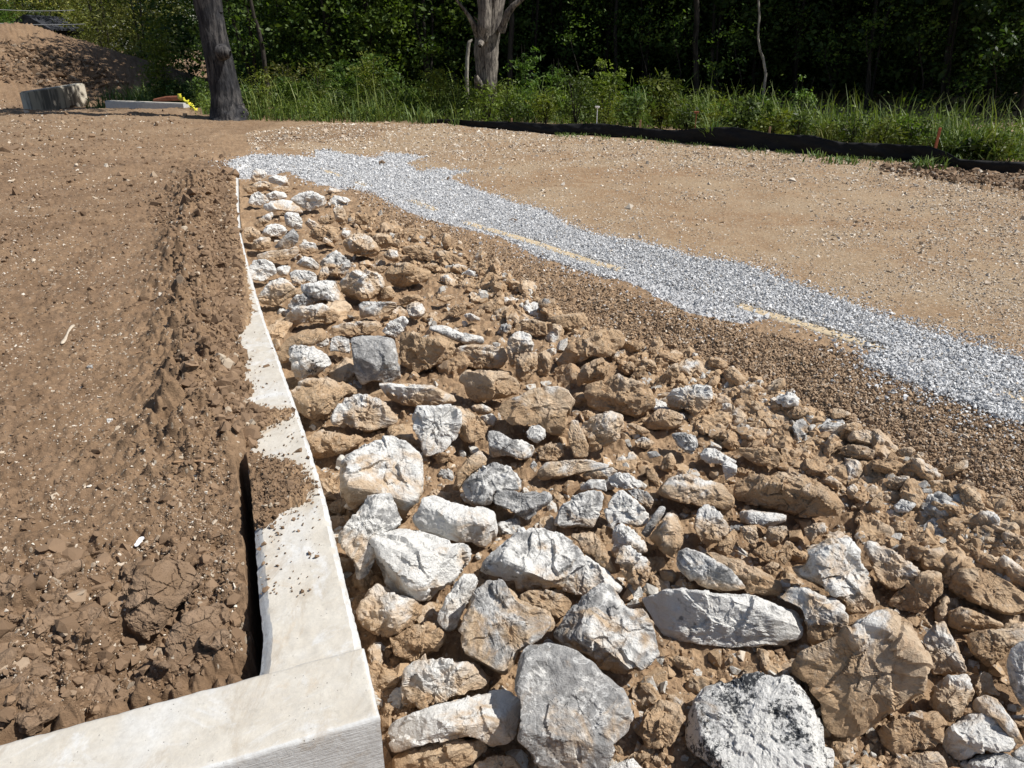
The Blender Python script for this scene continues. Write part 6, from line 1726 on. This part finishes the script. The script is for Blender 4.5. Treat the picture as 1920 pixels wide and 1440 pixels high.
bush(915, 238, 158, 56, M['yleaf'], 'yellow green weeds right in front of the dead tree', 330, .06, .4, .7, 1.5, col=(.9, .95, .8))
for k_, (px_, py_, w_, Y_) in enumerate([(1275, 40, 60, 21), (1390, 70, 70, 20.5), (1350, 120, 60, 20), (1640, 50, 80, 19), (1740, 60, 50, 18.5), (1560, 90, 70, 20), (1210, 50, 70, 21.5), (1080, 50, 80, 21), (1880, 70, 60, 17.5), (1820, 150, 60, 17.5)]):
    c_ = at_depth(px_, py_, Y_); b_ = np.array([c_[0], Y_, ground_z(c_[0], Y_)])
    rs_ = np.random.RandomState(1400 + k_); r_ = empty('sapling', b_)
    tag(r_, 'thin sapling with a sparse spray of lit leaves inside the dark wood', 'sapling', 'sparse saplings inside the dark wood')
    z_ = np.linspace(0, 1, 8)[:, None]; tube([(b_ + (c_ - b_) * z_ + np.array([.15, 0, 0]) * np.sin(z_ * 5), np.linspace(.018, .006, 8))], M['barkdark'], 'trunk', r_, b_, 6)
    P_, t_ = clumps(rs_, c_, np.array([w_ / FPX * Y_ * .6, .5, .8]), 16, 12, .12, .1)
    l_ = leaf_mesh('foliage', P_, .075, M['leaf'], 1500 + k_, r_, b_, .5, t_); l_.color = (1.5, 1.5, 1.2, 1)  # leaves tinted brighter to imitate light catching the sprays
def more_bushes():
    rs = np.random.RandomState(333)
    for k in range(28):
        px = 450 + k * 52 + rs.uniform(-10, 10)
        top = np.interp(px, [450, 700, 900, 1200, 1400, 1500, 1650, 1930], [150, 130, 150, 155, 185, 228, 248, 280]) + rs.uniform(-46, 34)
        py = np.interp(px, [450, 815, 1060, 1300, 1560, 1800, 1930], [226, 230, 251, 269, 293, 316, 326])
        m = M[('leaf', 'yleaf', 'leaf', 'yleaf')[k % 4]]
        c = rs.uniform(.7, 1.25) if m is M['leaf'] else rs.uniform(.55, .95)
        if px > 1450: c *= .7
        o = bush(px, py, top, rs.uniform(60, 100), m, 'weedy bush crowded among its like behind the black fence and dirt edge', 340 + k * 2, rs.uniform(.05, .085), rs.uniform(.3, .6), rs.uniform(.7, 2.0), 1.1, col=(c * 1.1, c, c * .8))
        o['group'] = 'weedy bushes in front of the wood'
more_bushes()

# ---- grass
def blades(name, P, H, mat, seed, parent=None, loc=(0, 0, 0), width=.011, bend=.5):
    rs = np.random.RandomState(seed); n = len(P)
    a = rs.rand(n) * 6.28; D = np.stack([np.cos(a), np.sin(a), 0 * a], 1); S = np.stack([-np.sin(a), np.cos(a), 0 * a], 1)
    b = bend * rs.lognormal(0, .5, n) * H
    w = width * rs.uniform(.6, 1.3, n)
    lev = []
    for f in (0, .35, .7, 1.0):
        c = P + D * (b * f ** 2)[:, None] + np.array([0, 0, 1]) * (H * (f - .35 * np.clip(b / H, 0, 1.3) * f ** 3))[:, None]
        ww = (w * (1 - f ** 2 * .92))[:, None]
        lev += [c - S * ww, c + S * ww]
    V = np.stack(lev, 1)
    F = np.array([[0, 1, 3, 2], [2, 3, 5, 4], [4, 5, 7, 6]])
    F = (np.arange(n) * 8)[:, None, None] + F[None]
    t = np.repeat(rs.rand(n), 8)[:, None]
    return mesh_obj(name, V.reshape(-1, 3) - np.array(loc), F.reshape(-1, 4), mat, False, parent, attr=t)

def tuft(px, py, hpx, n, spread, label, seed, dY=0, width=.013, bend=.55, col=(1, 1, 1), seedheads=0):
    b = gp(px, py); Y = b[1] + dY; x = at_depth(px, py, Y)[0]; b = np.array([x, Y, ground_z(x, Y)])
    h = hpx / FPX * Y * 1.05
    rs = np.random.RandomState(seed)
    P = b + np.concatenate([rs.normal(size=(n, 2)) * spread, np.zeros((n, 1))], 1)
    o = blades('grass_tuft', P, h * rs.uniform(.45, 1.0, n), M['grass'], seed, None, b, width, bend)
    o.location = b; o.color = (*col, 1)
    tag(o, label, 'grass tuft', 'grass tufts along the black fence')
    return o
tuft(1332, 270, 62, 60, .06, 'arching grass tuft in front of the tallest hump of the fence', 401, -.1)
tuft(1442, 280, 30, 14, .04, 'few grass blades crossed in front of the fence right of its hump', 402, -.1, bend=.9)
tuft(1525, 293, 22, 22, .07, 'small green tuft at the fence foot beside a brown stone', 403, -.1)
tuft(1605, 294, 34, 9, .05, 'single curled grass stalk before the fence', 404, -.1, bend=.7)
tuft(1580, 303, 16, 60, .16, 'low ragged grass patch before the fence', 405, -.15)
tuft(1735, 318, 34, 90, .09, 'fresh green grass patch on the lumpy soil by the fence', 406, -.15)
tuft(1765, 310, 32, 26, .06, 'grass tuft leaning over the sagging part of the fence', 407, -.1)
tuft(1796, 312, 28, 24, .05, 'grass tuft where the fence dips lowest', 408, -.1)
tuft(1760, 296, 100, 40, .10, 'tallest grass stalks behind the fence with drooping heads', 409, .35, .007, .35)
tuft(1795, 300, 66, 110, .16, 'thick pale grass clump right of the tallest stalks', 410, .4)
tuft(1870, 308, 50, 60, .2, 'arching grass right of the thick pale clump', 411, .5, bend=.8)
tuft(1540, 275, 56, 30, .15, 'dry brown grass blades above the fence', 412, .4, .006, .5, (1.5, 1.1, 1.0))
tuft(1470, 268, 62, 24, .15, 'dry arching brown grass above the fence', 413, .4, .006, .9, (1.5, 1.1, 1.0))
tuft(855, 234, 24, 20, .10, 'grass tuft before the left end of the fence', 414, -.1)
tuft(690, 229, 46, 60, .2, 'arching grass tuft at the dirt edge in the middle left', 415, .2, bend=.7)
tuft(800, 232, 40, 50, .2, 'grass tuft at the start of the black fence', 416, .2, bend=.7)
tuft(408, 216, 40, 50, .12, 'arching grass tuft beside the yellow tape', 417, 1.6, bend=.9)
tuft(530, 228, 34, 4, .03, 'lone upright grass blade at the dirt edge', 418, .05, .010, .2)
tuft(1040, 242, 16, 24, .12, 'little weed on the dirt side of the fence in the middle', 419, -.1)

def grass_bands():
    rs = np.random.RandomState(71)
    A = poly('380,216 450,226 560,229 700,231 815,229 900,232 1060,236 1200,240 1300,246 1430,258 1560,272 1700,280 1800,302 1925,308 1990,312')
    q = []
    xs = rs.uniform(380, 1985, 11000)
    y0 = np.interp(xs, A[:, 0], A[:, 1])
    g = hit(xs, y0)
    # push back from the dirt edge into the weeds
    back = rs.gamma(1.6, 1.1, len(xs))
    dirn = g[:, :2] / np.hypot(g[:, 0], g[:, 1])[:, None]
    xy = g[:, :2] + dirn * (back + np.where(xs > 815, .15, -.05))[:, None]
    z = h_base(xy[:, 0], xy[:, 1])
    P = np.stack([xy[:, 0], xy[:, 1], z], 1)
    H = np.clip(rs.lognormal(math.log(.33), .42, len(xs)), .12, 1.1) * np.interp(xs, [380, 560, 900, 1300, 1500, 1990], [.55, .8, 1.15, 1.0, .6, .5])
    H *= np.clip(.45 + .5 * back, .4, 1.15)
    o = blades('tall_grass', P, H, M['grass'], 72, None, (0, 0, 0), .010, .4)
    tag(o, 'tall weeds and grass growing between the dirt and the wood', 'grass', kind='stuff')
    # taller wispy stalks
    xs2 = np.concatenate([rs.uniform(1180, 1940, 520), rs.uniform(470, 860, 260)])
    g2 = hit(xs2, np.interp(xs2, A[:, 0], A[:, 1])); dr2 = g2[:, :2] / np.hypot(g2[:, 0], g2[:, 1])[:, None]
    xy2 = g2[:, :2] + dr2 * rs.uniform(.15, 1.3, len(xs2))[:, None]
    o = blades('grass_stalks', np.stack([xy2[:, 0], xy2[:, 1], h_base(xy2[:, 0], xy2[:, 1])], 1), rs.uniform(.5, 1.05, len(xs2)), M['grass'], 76, None, (0, 0, 0), .009, .45)
    o.color = (1.35, 1.2, 1.1, 1)
    tag(o, 'wispy pale grass stalks rising above the weeds', 'grass', kind='stuff')
    # broad leaved weeds among the grass
    k = rs.rand(len(P)) < .45
    W = np.repeat(P[k], 5, 0) + rs.normal(size=(k.sum() * 5, 3)) * np.array([.10, .10, .10]); W[:, 2] += np.repeat(H[k], 5) * rs.uniform(.25, 1.0, len(W))
    o = leaf_mesh('weeds', W, .06, M['yleaf'], 73, slim=.45)
    o.color = (.8, .85, .75, 1)
    tag(o, 'leafy weeds mixed through the tall grass', 'weeds', kind='stuff')
    # short grass at the dirt side of the fence
    xs = rs.uniform(1040, 1800, 2600); yb = np.interp(xs, [1040, 1200, 1300, 1430, 1560, 1700, 1800], [250, 260, 270, 281, 294, 303, 318])
    g = hit(xs, yb + rs.gamma(1.5, 2.2, len(xs)))
    keep = fbm2(xs / 60, xs * 0, 3, .6, 3) + .15 > rs.rand(len(xs)) * .6
    g = settle(g[keep])
    o = blades('short_grass', g, rs.uniform(.03, .09, len(g)), M['grass'], 74, None, (0, 0, 0), .007, .7)
    tag(o, 'thin short grass along the dirt side of the black fence', 'grass', kind='stuff')
    # far left grass strip
    xs = rs.uniform(200, 400, 1800); d = at_depth(xs.mean(), 150, 25)
    P = np.stack([rs.uniform(-12.5, -9.0, 2600), rs.uniform(23.5, 31, 2600), np.zeros(2600)], 1); P[:, 2] = h_base(P[:, 0], P[:, 1])
    P = P[(P[:, 2] < .3)]
    o = blades('far_grass', P, rs.uniform(.3, .9, len(P)), M['grass'], 75, None, (0, 0, 0), .018, .5)
    tag(o, 'sunlit rough grass between the far mound and the trees', 'grass', kind='stuff')
grass_bands()

# ---- deep wood behind, one mass of leaves and stems
def deep_wood():
    rs = np.random.RandomState(81)
    n = 6500
    ang = np.radians(rs.uniform(-40, 42, n)); Y = 29 + 17 * rs.rand(n) ** 1.3
    c = np.stack([np.tan(ang) * Y, Y, np.where(rs.rand(n) < .4, rs.uniform(.1, 3, n), rs.uniform(.2, 13, n))], 1)
    P = np.repeat(c, 75, 0) + rs.normal(size=(n * 75, 3)) * np.array([.8, .8, .6])
    P = P[(P[:, 0] > -.375 * P[:, 1] + 1.5)]
    c = np.stack([rs.uniform(-62, -22, 900), rs.uniform(58, 72, 900), rs.uniform(0, 12, 900)], 1)
    P = np.concatenate([P, np.repeat(c, 110, 0) + rs.normal(size=(900 * 110, 3)) * np.array([1.2, 1.2, .8])])
    t = rs.rand(len(P))
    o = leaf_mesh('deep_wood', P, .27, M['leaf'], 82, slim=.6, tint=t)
    o.color = (.55, .62, .55, 1)  # leaf colour dimmed to imitate shade deep inside the wood
    tag(o, 'dark depth of the wood behind the edge trees', 'wood', kind='stuff')
deep_wood()
# tall forest trees standing over the edge, their crowns above the frame shade the wood
def forest_trees():
    rs = np.random.RandomState(91)
    protos = []
    for k in range(3):
        root = empty('forest_tree', (0, 0, 0))
        z = np.linspace(-.3, 12, 14); x = .25 * np.sin(z * .35 + k); y = .2 * np.cos(z * .3 + k * 2)
        tube([(np.stack([x, y, z], 1), np.linspace(.2, .06, 14))], M['barkdark'], 'trunk', root, (0, 0, 0), 10, .15, k)
        P, t = clumps(rs, np.array([0, 0, 9.0]), np.array([3.6, 3.6, 4.6]), 240, 46, .5, .2)
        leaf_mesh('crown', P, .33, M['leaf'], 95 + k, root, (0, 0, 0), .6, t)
        protos.append(root)
    spots = [(-6.5, 32), (-3.5, 32), (0, 30), (3.2, 28), (6.2, 25.5), (8.8, 23.5), (11.2, 25.5), (11.6, 21.2), (13.6, 23), (13.8, 19), (16, 21), (15.4, 16.6), (18, 18), (7.2, 29), (10, 29), (14, 27), (18.5, 24), (20.5, 20)]
    for i, (x, y) in enumerate(spots):
        o = protos[i] if i < 3 else clone(protos[i % 3])
        x += .06 * x; y += 3.5; o.location = (x, y, ground_z(x, y)); o.rotation_euler = (0, 0, i * 1.7); s = rs.uniform(.9, 1.15); o.scale = (s, s, s)
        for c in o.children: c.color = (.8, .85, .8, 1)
        tag(o, 'tall forest tree whose crown closes over the wood, only its trunk seen', 'tree', 'tall trees inside the wood')
forest_trees()

# ------------------------------------------------------------------ the black silt fence
def silt_fence():
    base = poly('805,229 850,232 900,238 1000,247 1060,251 1130,254 1200,259 1300,269 1430,280 1560,293 1700,301 1790,316 1860,322 1925,326 1990,331')
    topx = poly('805,223 850,224 900,227 980,229 1040,233 1060,232 1130,231 1180,238 1200,240 1240,243 1280,244 1300,240 1340,238 1370,238 1440,250 1480,253 1520,253 1540,260 1580,268 1605,267 1650,269 1700,272 1730,272 1765,284 1790,298 1810,299 1860,302 1925,304 1990,308')
    xs = np.arange(806, 1988, 3.0)
    yb = np.interp(xs, base[:, 0], base[:, 1]); yt = np.interp(xs, topx[:, 0], topx[:, 1])
    G = hit(xs, yb + 1)
    k = np.hanning(25); k /= k.sum()
    T = np.array([at_depth(x, y, g[1])[2] for x, y, g in zip(xs, yt, G)])
    T = np.convolve(np.pad(T, 12, mode='edge'), k, 'valid') * .5 + T * .5
    root = empty('silt_fence', G[len(G) // 2])
    loc = G[len(G) // 2]
    tag(root, 'sagging black fabric silt fence along the edge of the dirt', 'fence')
    m = 9; V = []
    for f in np.linspace(0, 1, m):
        z = (G[:, 2] - .05) * (1 - f) + T * f
        wob = .06 * fbm2(G[:, 0] * 1.3 + f, G[:, 0] * 0 + f * 1.5, 3) + .02 * math.sin(f * 3.1) + .03 * fbm2(G[:, 0] * 6 + f * 2.5, G[:, 0] * 0 + f * 2, 3)
        V.append(np.stack([G[:, 0], G[:, 1] - wob, z], 1))
    V = np.array(V).transpose(1, 0, 2); n = len(V)
    idx = np.arange(n * m).reshape(n, m)
    F = np.stack([idx[:-1, :-1], idx[1:, :-1], idx[1:, 1:], idx[:-1, 1:]], -1).reshape(-1, 4)
    o = mesh_obj('fabric', V.reshape(-1, 3) - loc, F, M['fabric'], True, root)
    md = o.modifiers.new('thick', 'SOLIDIFY'); md.thickness = .006
    for px, top, mat, w, lab in ((1118, 201, 'white', .006, None), (1302, 211, 'rust', .007, None), (1198, 225, 'brownwood', .016, None), (1440, 238, 'brownwood', .016, None), (1749, 240, 'redwood', .018, 'reddish wooden stake leaning above the fabric'), (960, 222, 'brownwood', .016, None)):
        i = int(np.argmin(abs(xs - px))); g = G[i]; zt = at_depth(px, top, g[1])[2]
        bm = bmesh.new()
        bmesh.ops.create_cube(bm, size=1)
        for v in bm.verts:
            v.co = Vector((v.co.x * w * 2, v.co.y * w * 1.2, (v.co.z + .5) * (zt - g[2] + .1) - .1)); 
            if v.co.z > .1: v.co.x += .015 if px == 1749 else .004
        be = [e for e in bm.edges]
        bmesh.ops.bevel(bm, geom=be, offset=w * .2, segments=1, affect='EDGES')
        if px in (1118, 1302):     # pale cap on a thin rod
            c = bmesh.ops.create_cone(bm, cap_ends=True, segments=10, radius1=.035, radius2=.045, depth=.03, matrix=Matrix.Translation((0, 0, zt - g[2])))
        s = bm_obj('stake', bm, M['white' if px == 1118 else mat], root, loc=g + np.array([0, .035, 0]) - loc)
        if lab: s['label'] = lab
silt_fence()
st_ = single((0, 0, 1), '1535,286 1541,283 1545,290 1541,295 1535,294', .8, 530, M['rock'], 'stone', 'brown stone leaning on the foot of the black fence', 'stone', .8)
st_.color = (.8, .5, .05, 1)

# ------------------------------------------------------------------ far left: stained wall, low wall, tape, building, wires
def prism(name, plan_pts, z0, z1, mat, label, cat, bev=.03, tops=None):
    c = np.mean(plan_pts, 0)
    bm = bmesh.new()
    lo = [bm.verts.new((p[0] - c[0], p[1] - c[1], 0)) for p in plan_pts]
    tz = tops or [z1] * len(plan_pts)
    hi = [bm.verts.new((p[0] - c[0], p[1] - c[1], t - z0)) for p, t in zip(plan_pts, tz)]
    n = len(lo); bm.faces.new(lo[::-1]); bm.faces.new(hi)
    for i in range(n): bm.faces.new((lo[i], lo[(i + 1) % n], hi[(i + 1) % n], hi[i]))
    bmesh.ops.recalc_face_normals(bm, faces=bm.faces)
    bmesh.ops.bevel(bm, geom=[e for e in bm.edges if all(v.co.z > .01 for v in e.verts)], offset=bev, segments=2, affect='EDGES')
    o = bm_obj(name, bm, mat, loc=(c[0], c[1], z0))
    return tag(o, label, cat)
def far_left():
    # stained retaining wall, seen over the crest of the dirt
    Y = 25.5
    a = at_depth(52, 172, Y - 1.4); b = at_depth(158, 156, Y + 1.2)
    d = (b - a)[:2]; d /= np.linalg.norm(d); nrm = np.array([-d[1], d[0]])
    pts = [a[:2], b[:2], b[:2] + nrm * .28, a[:2] + nrm * .28]
    prism('stained_wall', pts, -1.0, 0, M['farconc'], 'far concrete wall with dark vertical stains, end on beyond the dirt crest', 'retaining wall', .03, [a[2], b[2], b[2], a[2]])
    # low pale wall
    Y = 19.6
    a = at_depth(196, 188.5, 21.5); b = at_depth(343, 194, Y)
    d = (b - a)[:2]; d /= np.linalg.norm(d); nrm = np.array([-d[1], d[0]])
    pts = [a[:2], b[:2], b[:2] + nrm * .22, a[:2] + nrm * .22]
    prism('low_wall', pts, -.9, 0, M['concrete'], 'low pale concrete wall end at the left beside the yellow tape', 'low wall', .02, [a[2], b[2], b[2], a[2]])
    # rusty red steel lying behind it
    p0 = at_depth(290, 189, 20.6); p1 = at_depth(338, 184, 20.2)
    V = [p0, p0 * .5 + p1 * .5 + np.array([0, 0, .02]), p1]
    o = tube([(V, [.05, .06, .06])], M['rust'], 'steel_pipe', None, p0, 10)
    o.location = p0; tag(o, 'rusty red pipe lying along the top of the low pale wall', 'pipe')
    # yellow tape crumpled over the wall's end
    rs = np.random.RandomState(5)
    L = [(336, 180, 19.3), (346, 187, 18.8), (354, 195, 18.4), (362, 202, 18.1), (368, 209, 17.9), (376, 213, 17.8)]
    P = np.array([at_depth(x, y, z) for x, y, z in L]); s = np.linspace(0, len(P) - 1, 46)
    P = np.stack([np.interp(s, np.arange(len(P)), P[:, k]) for k in range(3)], 1) + rs.normal(size=(46, 3)) * .02
    V = []
    for i, p in enumerate(P):
        a = i * .55; w = np.array([math.cos(a) * .5 + .5, .3 * math.sin(a), math.sin(a)]) * .05
        V += [p - w, p + w]
    F = [(2 * i, 2 * i + 1, 2 * i + 3, 2 * i + 2) for i in range(45)]
    o = mesh_obj('warning_tape', np.array(V) - P[0], np.array(F), M['yellow'], True, loc=P[0])
    md = o.modifiers.new('thick', 'SOLIDIFY'); md.thickness = .004
    tag(o, 'crumpled yellow tape hanging over the end of the low pale wall', 'tape')
    # dark building half hidden by leaves on the rise at the far left
    Y = 44.0
    a = at_depth(42, 84, Y); b = at_depth(98, 84, Y); w = b[0] - a[0]
    z0 = a[2] - 1.2; h = at_depth(70, 57, Y)[2] - z0
    root = empty('dark_building', (a[0] + w / 2, Y, z0))
    tag(root, 'dark building with a pale window half hidden by leaves above the far mound', 'building')
    def box(name, x0, x1, y0, y1, zz0, zz1, mat, parent, bev=.01):
        bm = bmesh.new(); bmesh.ops.create_cube(bm, size=1)
        for v in bm.verts: v.co = Vector((x0 + (v.co.x + .5) * (x1 - x0), y0 + (v.co.y + .5) * (y1 - y0), zz0 + (v.co.z + .5) * (zz1 - zz0)))
        bmesh.ops.bevel(bm, geom=bm.edges[:], offset=bev, segments=1, affect='EDGES')
        return bm_obj(name, bm, mat, parent)
    box('wall', -w / 2, w / 2, 0, 3, 0, h, M['housedark'], root)
    bm = bmesh.new()
    pr = [(-w / 2 - .2, h), (w / 2 + .2, h), (w / 2 + .2, h + .08), (-w * .1, h + .75), (-w / 2 - .2, h + .4)]
    f0 = [bm.verts.new((x, -.25, z)) for x, z in pr]; f1 = [bm.verts.new((x, 3.2, z)) for x, z in pr]
    bm.faces.new(f0); bm.faces.new(f1[::-1])
    for i in range(5): bm.faces.new((f0[i], f1[i], f1[(i + 1) % 5], f0[(i + 1) % 5]))
    bmesh.ops.recalc_face_normals(bm, faces=bm.faces)
    bm_obj('roof', bm, M['houseroof'], root)
    wx = (at_depth(75, 72, Y)[0] - a[0]) - w / 2; wz = at_depth(75, 72, Y)[2] - z0
    win = box('window', wx, wx + .28, -.06, -.004, wz - .02, wz + .22, M['houselight'], root)
    box('window', wx - .02, wx + .5, -.05, -.004, wz + .30, wz + .36, M['houselight'], root)
    box('porch_post', wx + .30, wx + .36, -.3, -.24, wz - .45, wz + .45, M['houselight'], root)
    box('porch_rail', -w * .1, w * .75, -.36, -.31, wz - .42, wz - .37, M['houselight'], root)
    # two pale cables crossing behind the leaves
    for (x0, y0), (x1, y1), lab in (((-40, 15), (140, 19), 'upper pale cable strung across the far left trees'), ((-40, 41), (160, 45), 'lower pale cable strung across the far left trees')):
        P0 = at_depth(x0, y0, 40.0); P1 = at_depth(x1, y1, 40.5)
        s = np.linspace(0, 1, 20)[:, None]; V = P0 * (1 - s) + P1 * s - np.array([0, 0, 1]) * .25 * 4 * s * (1 - s) * .3
        o = tube([(V, np.full(20, .014))], M['wire'], 'cable', None, P0, 6); o.location = P0
        tag(o, lab, 'cable', 'cables at the far left')
far_left()
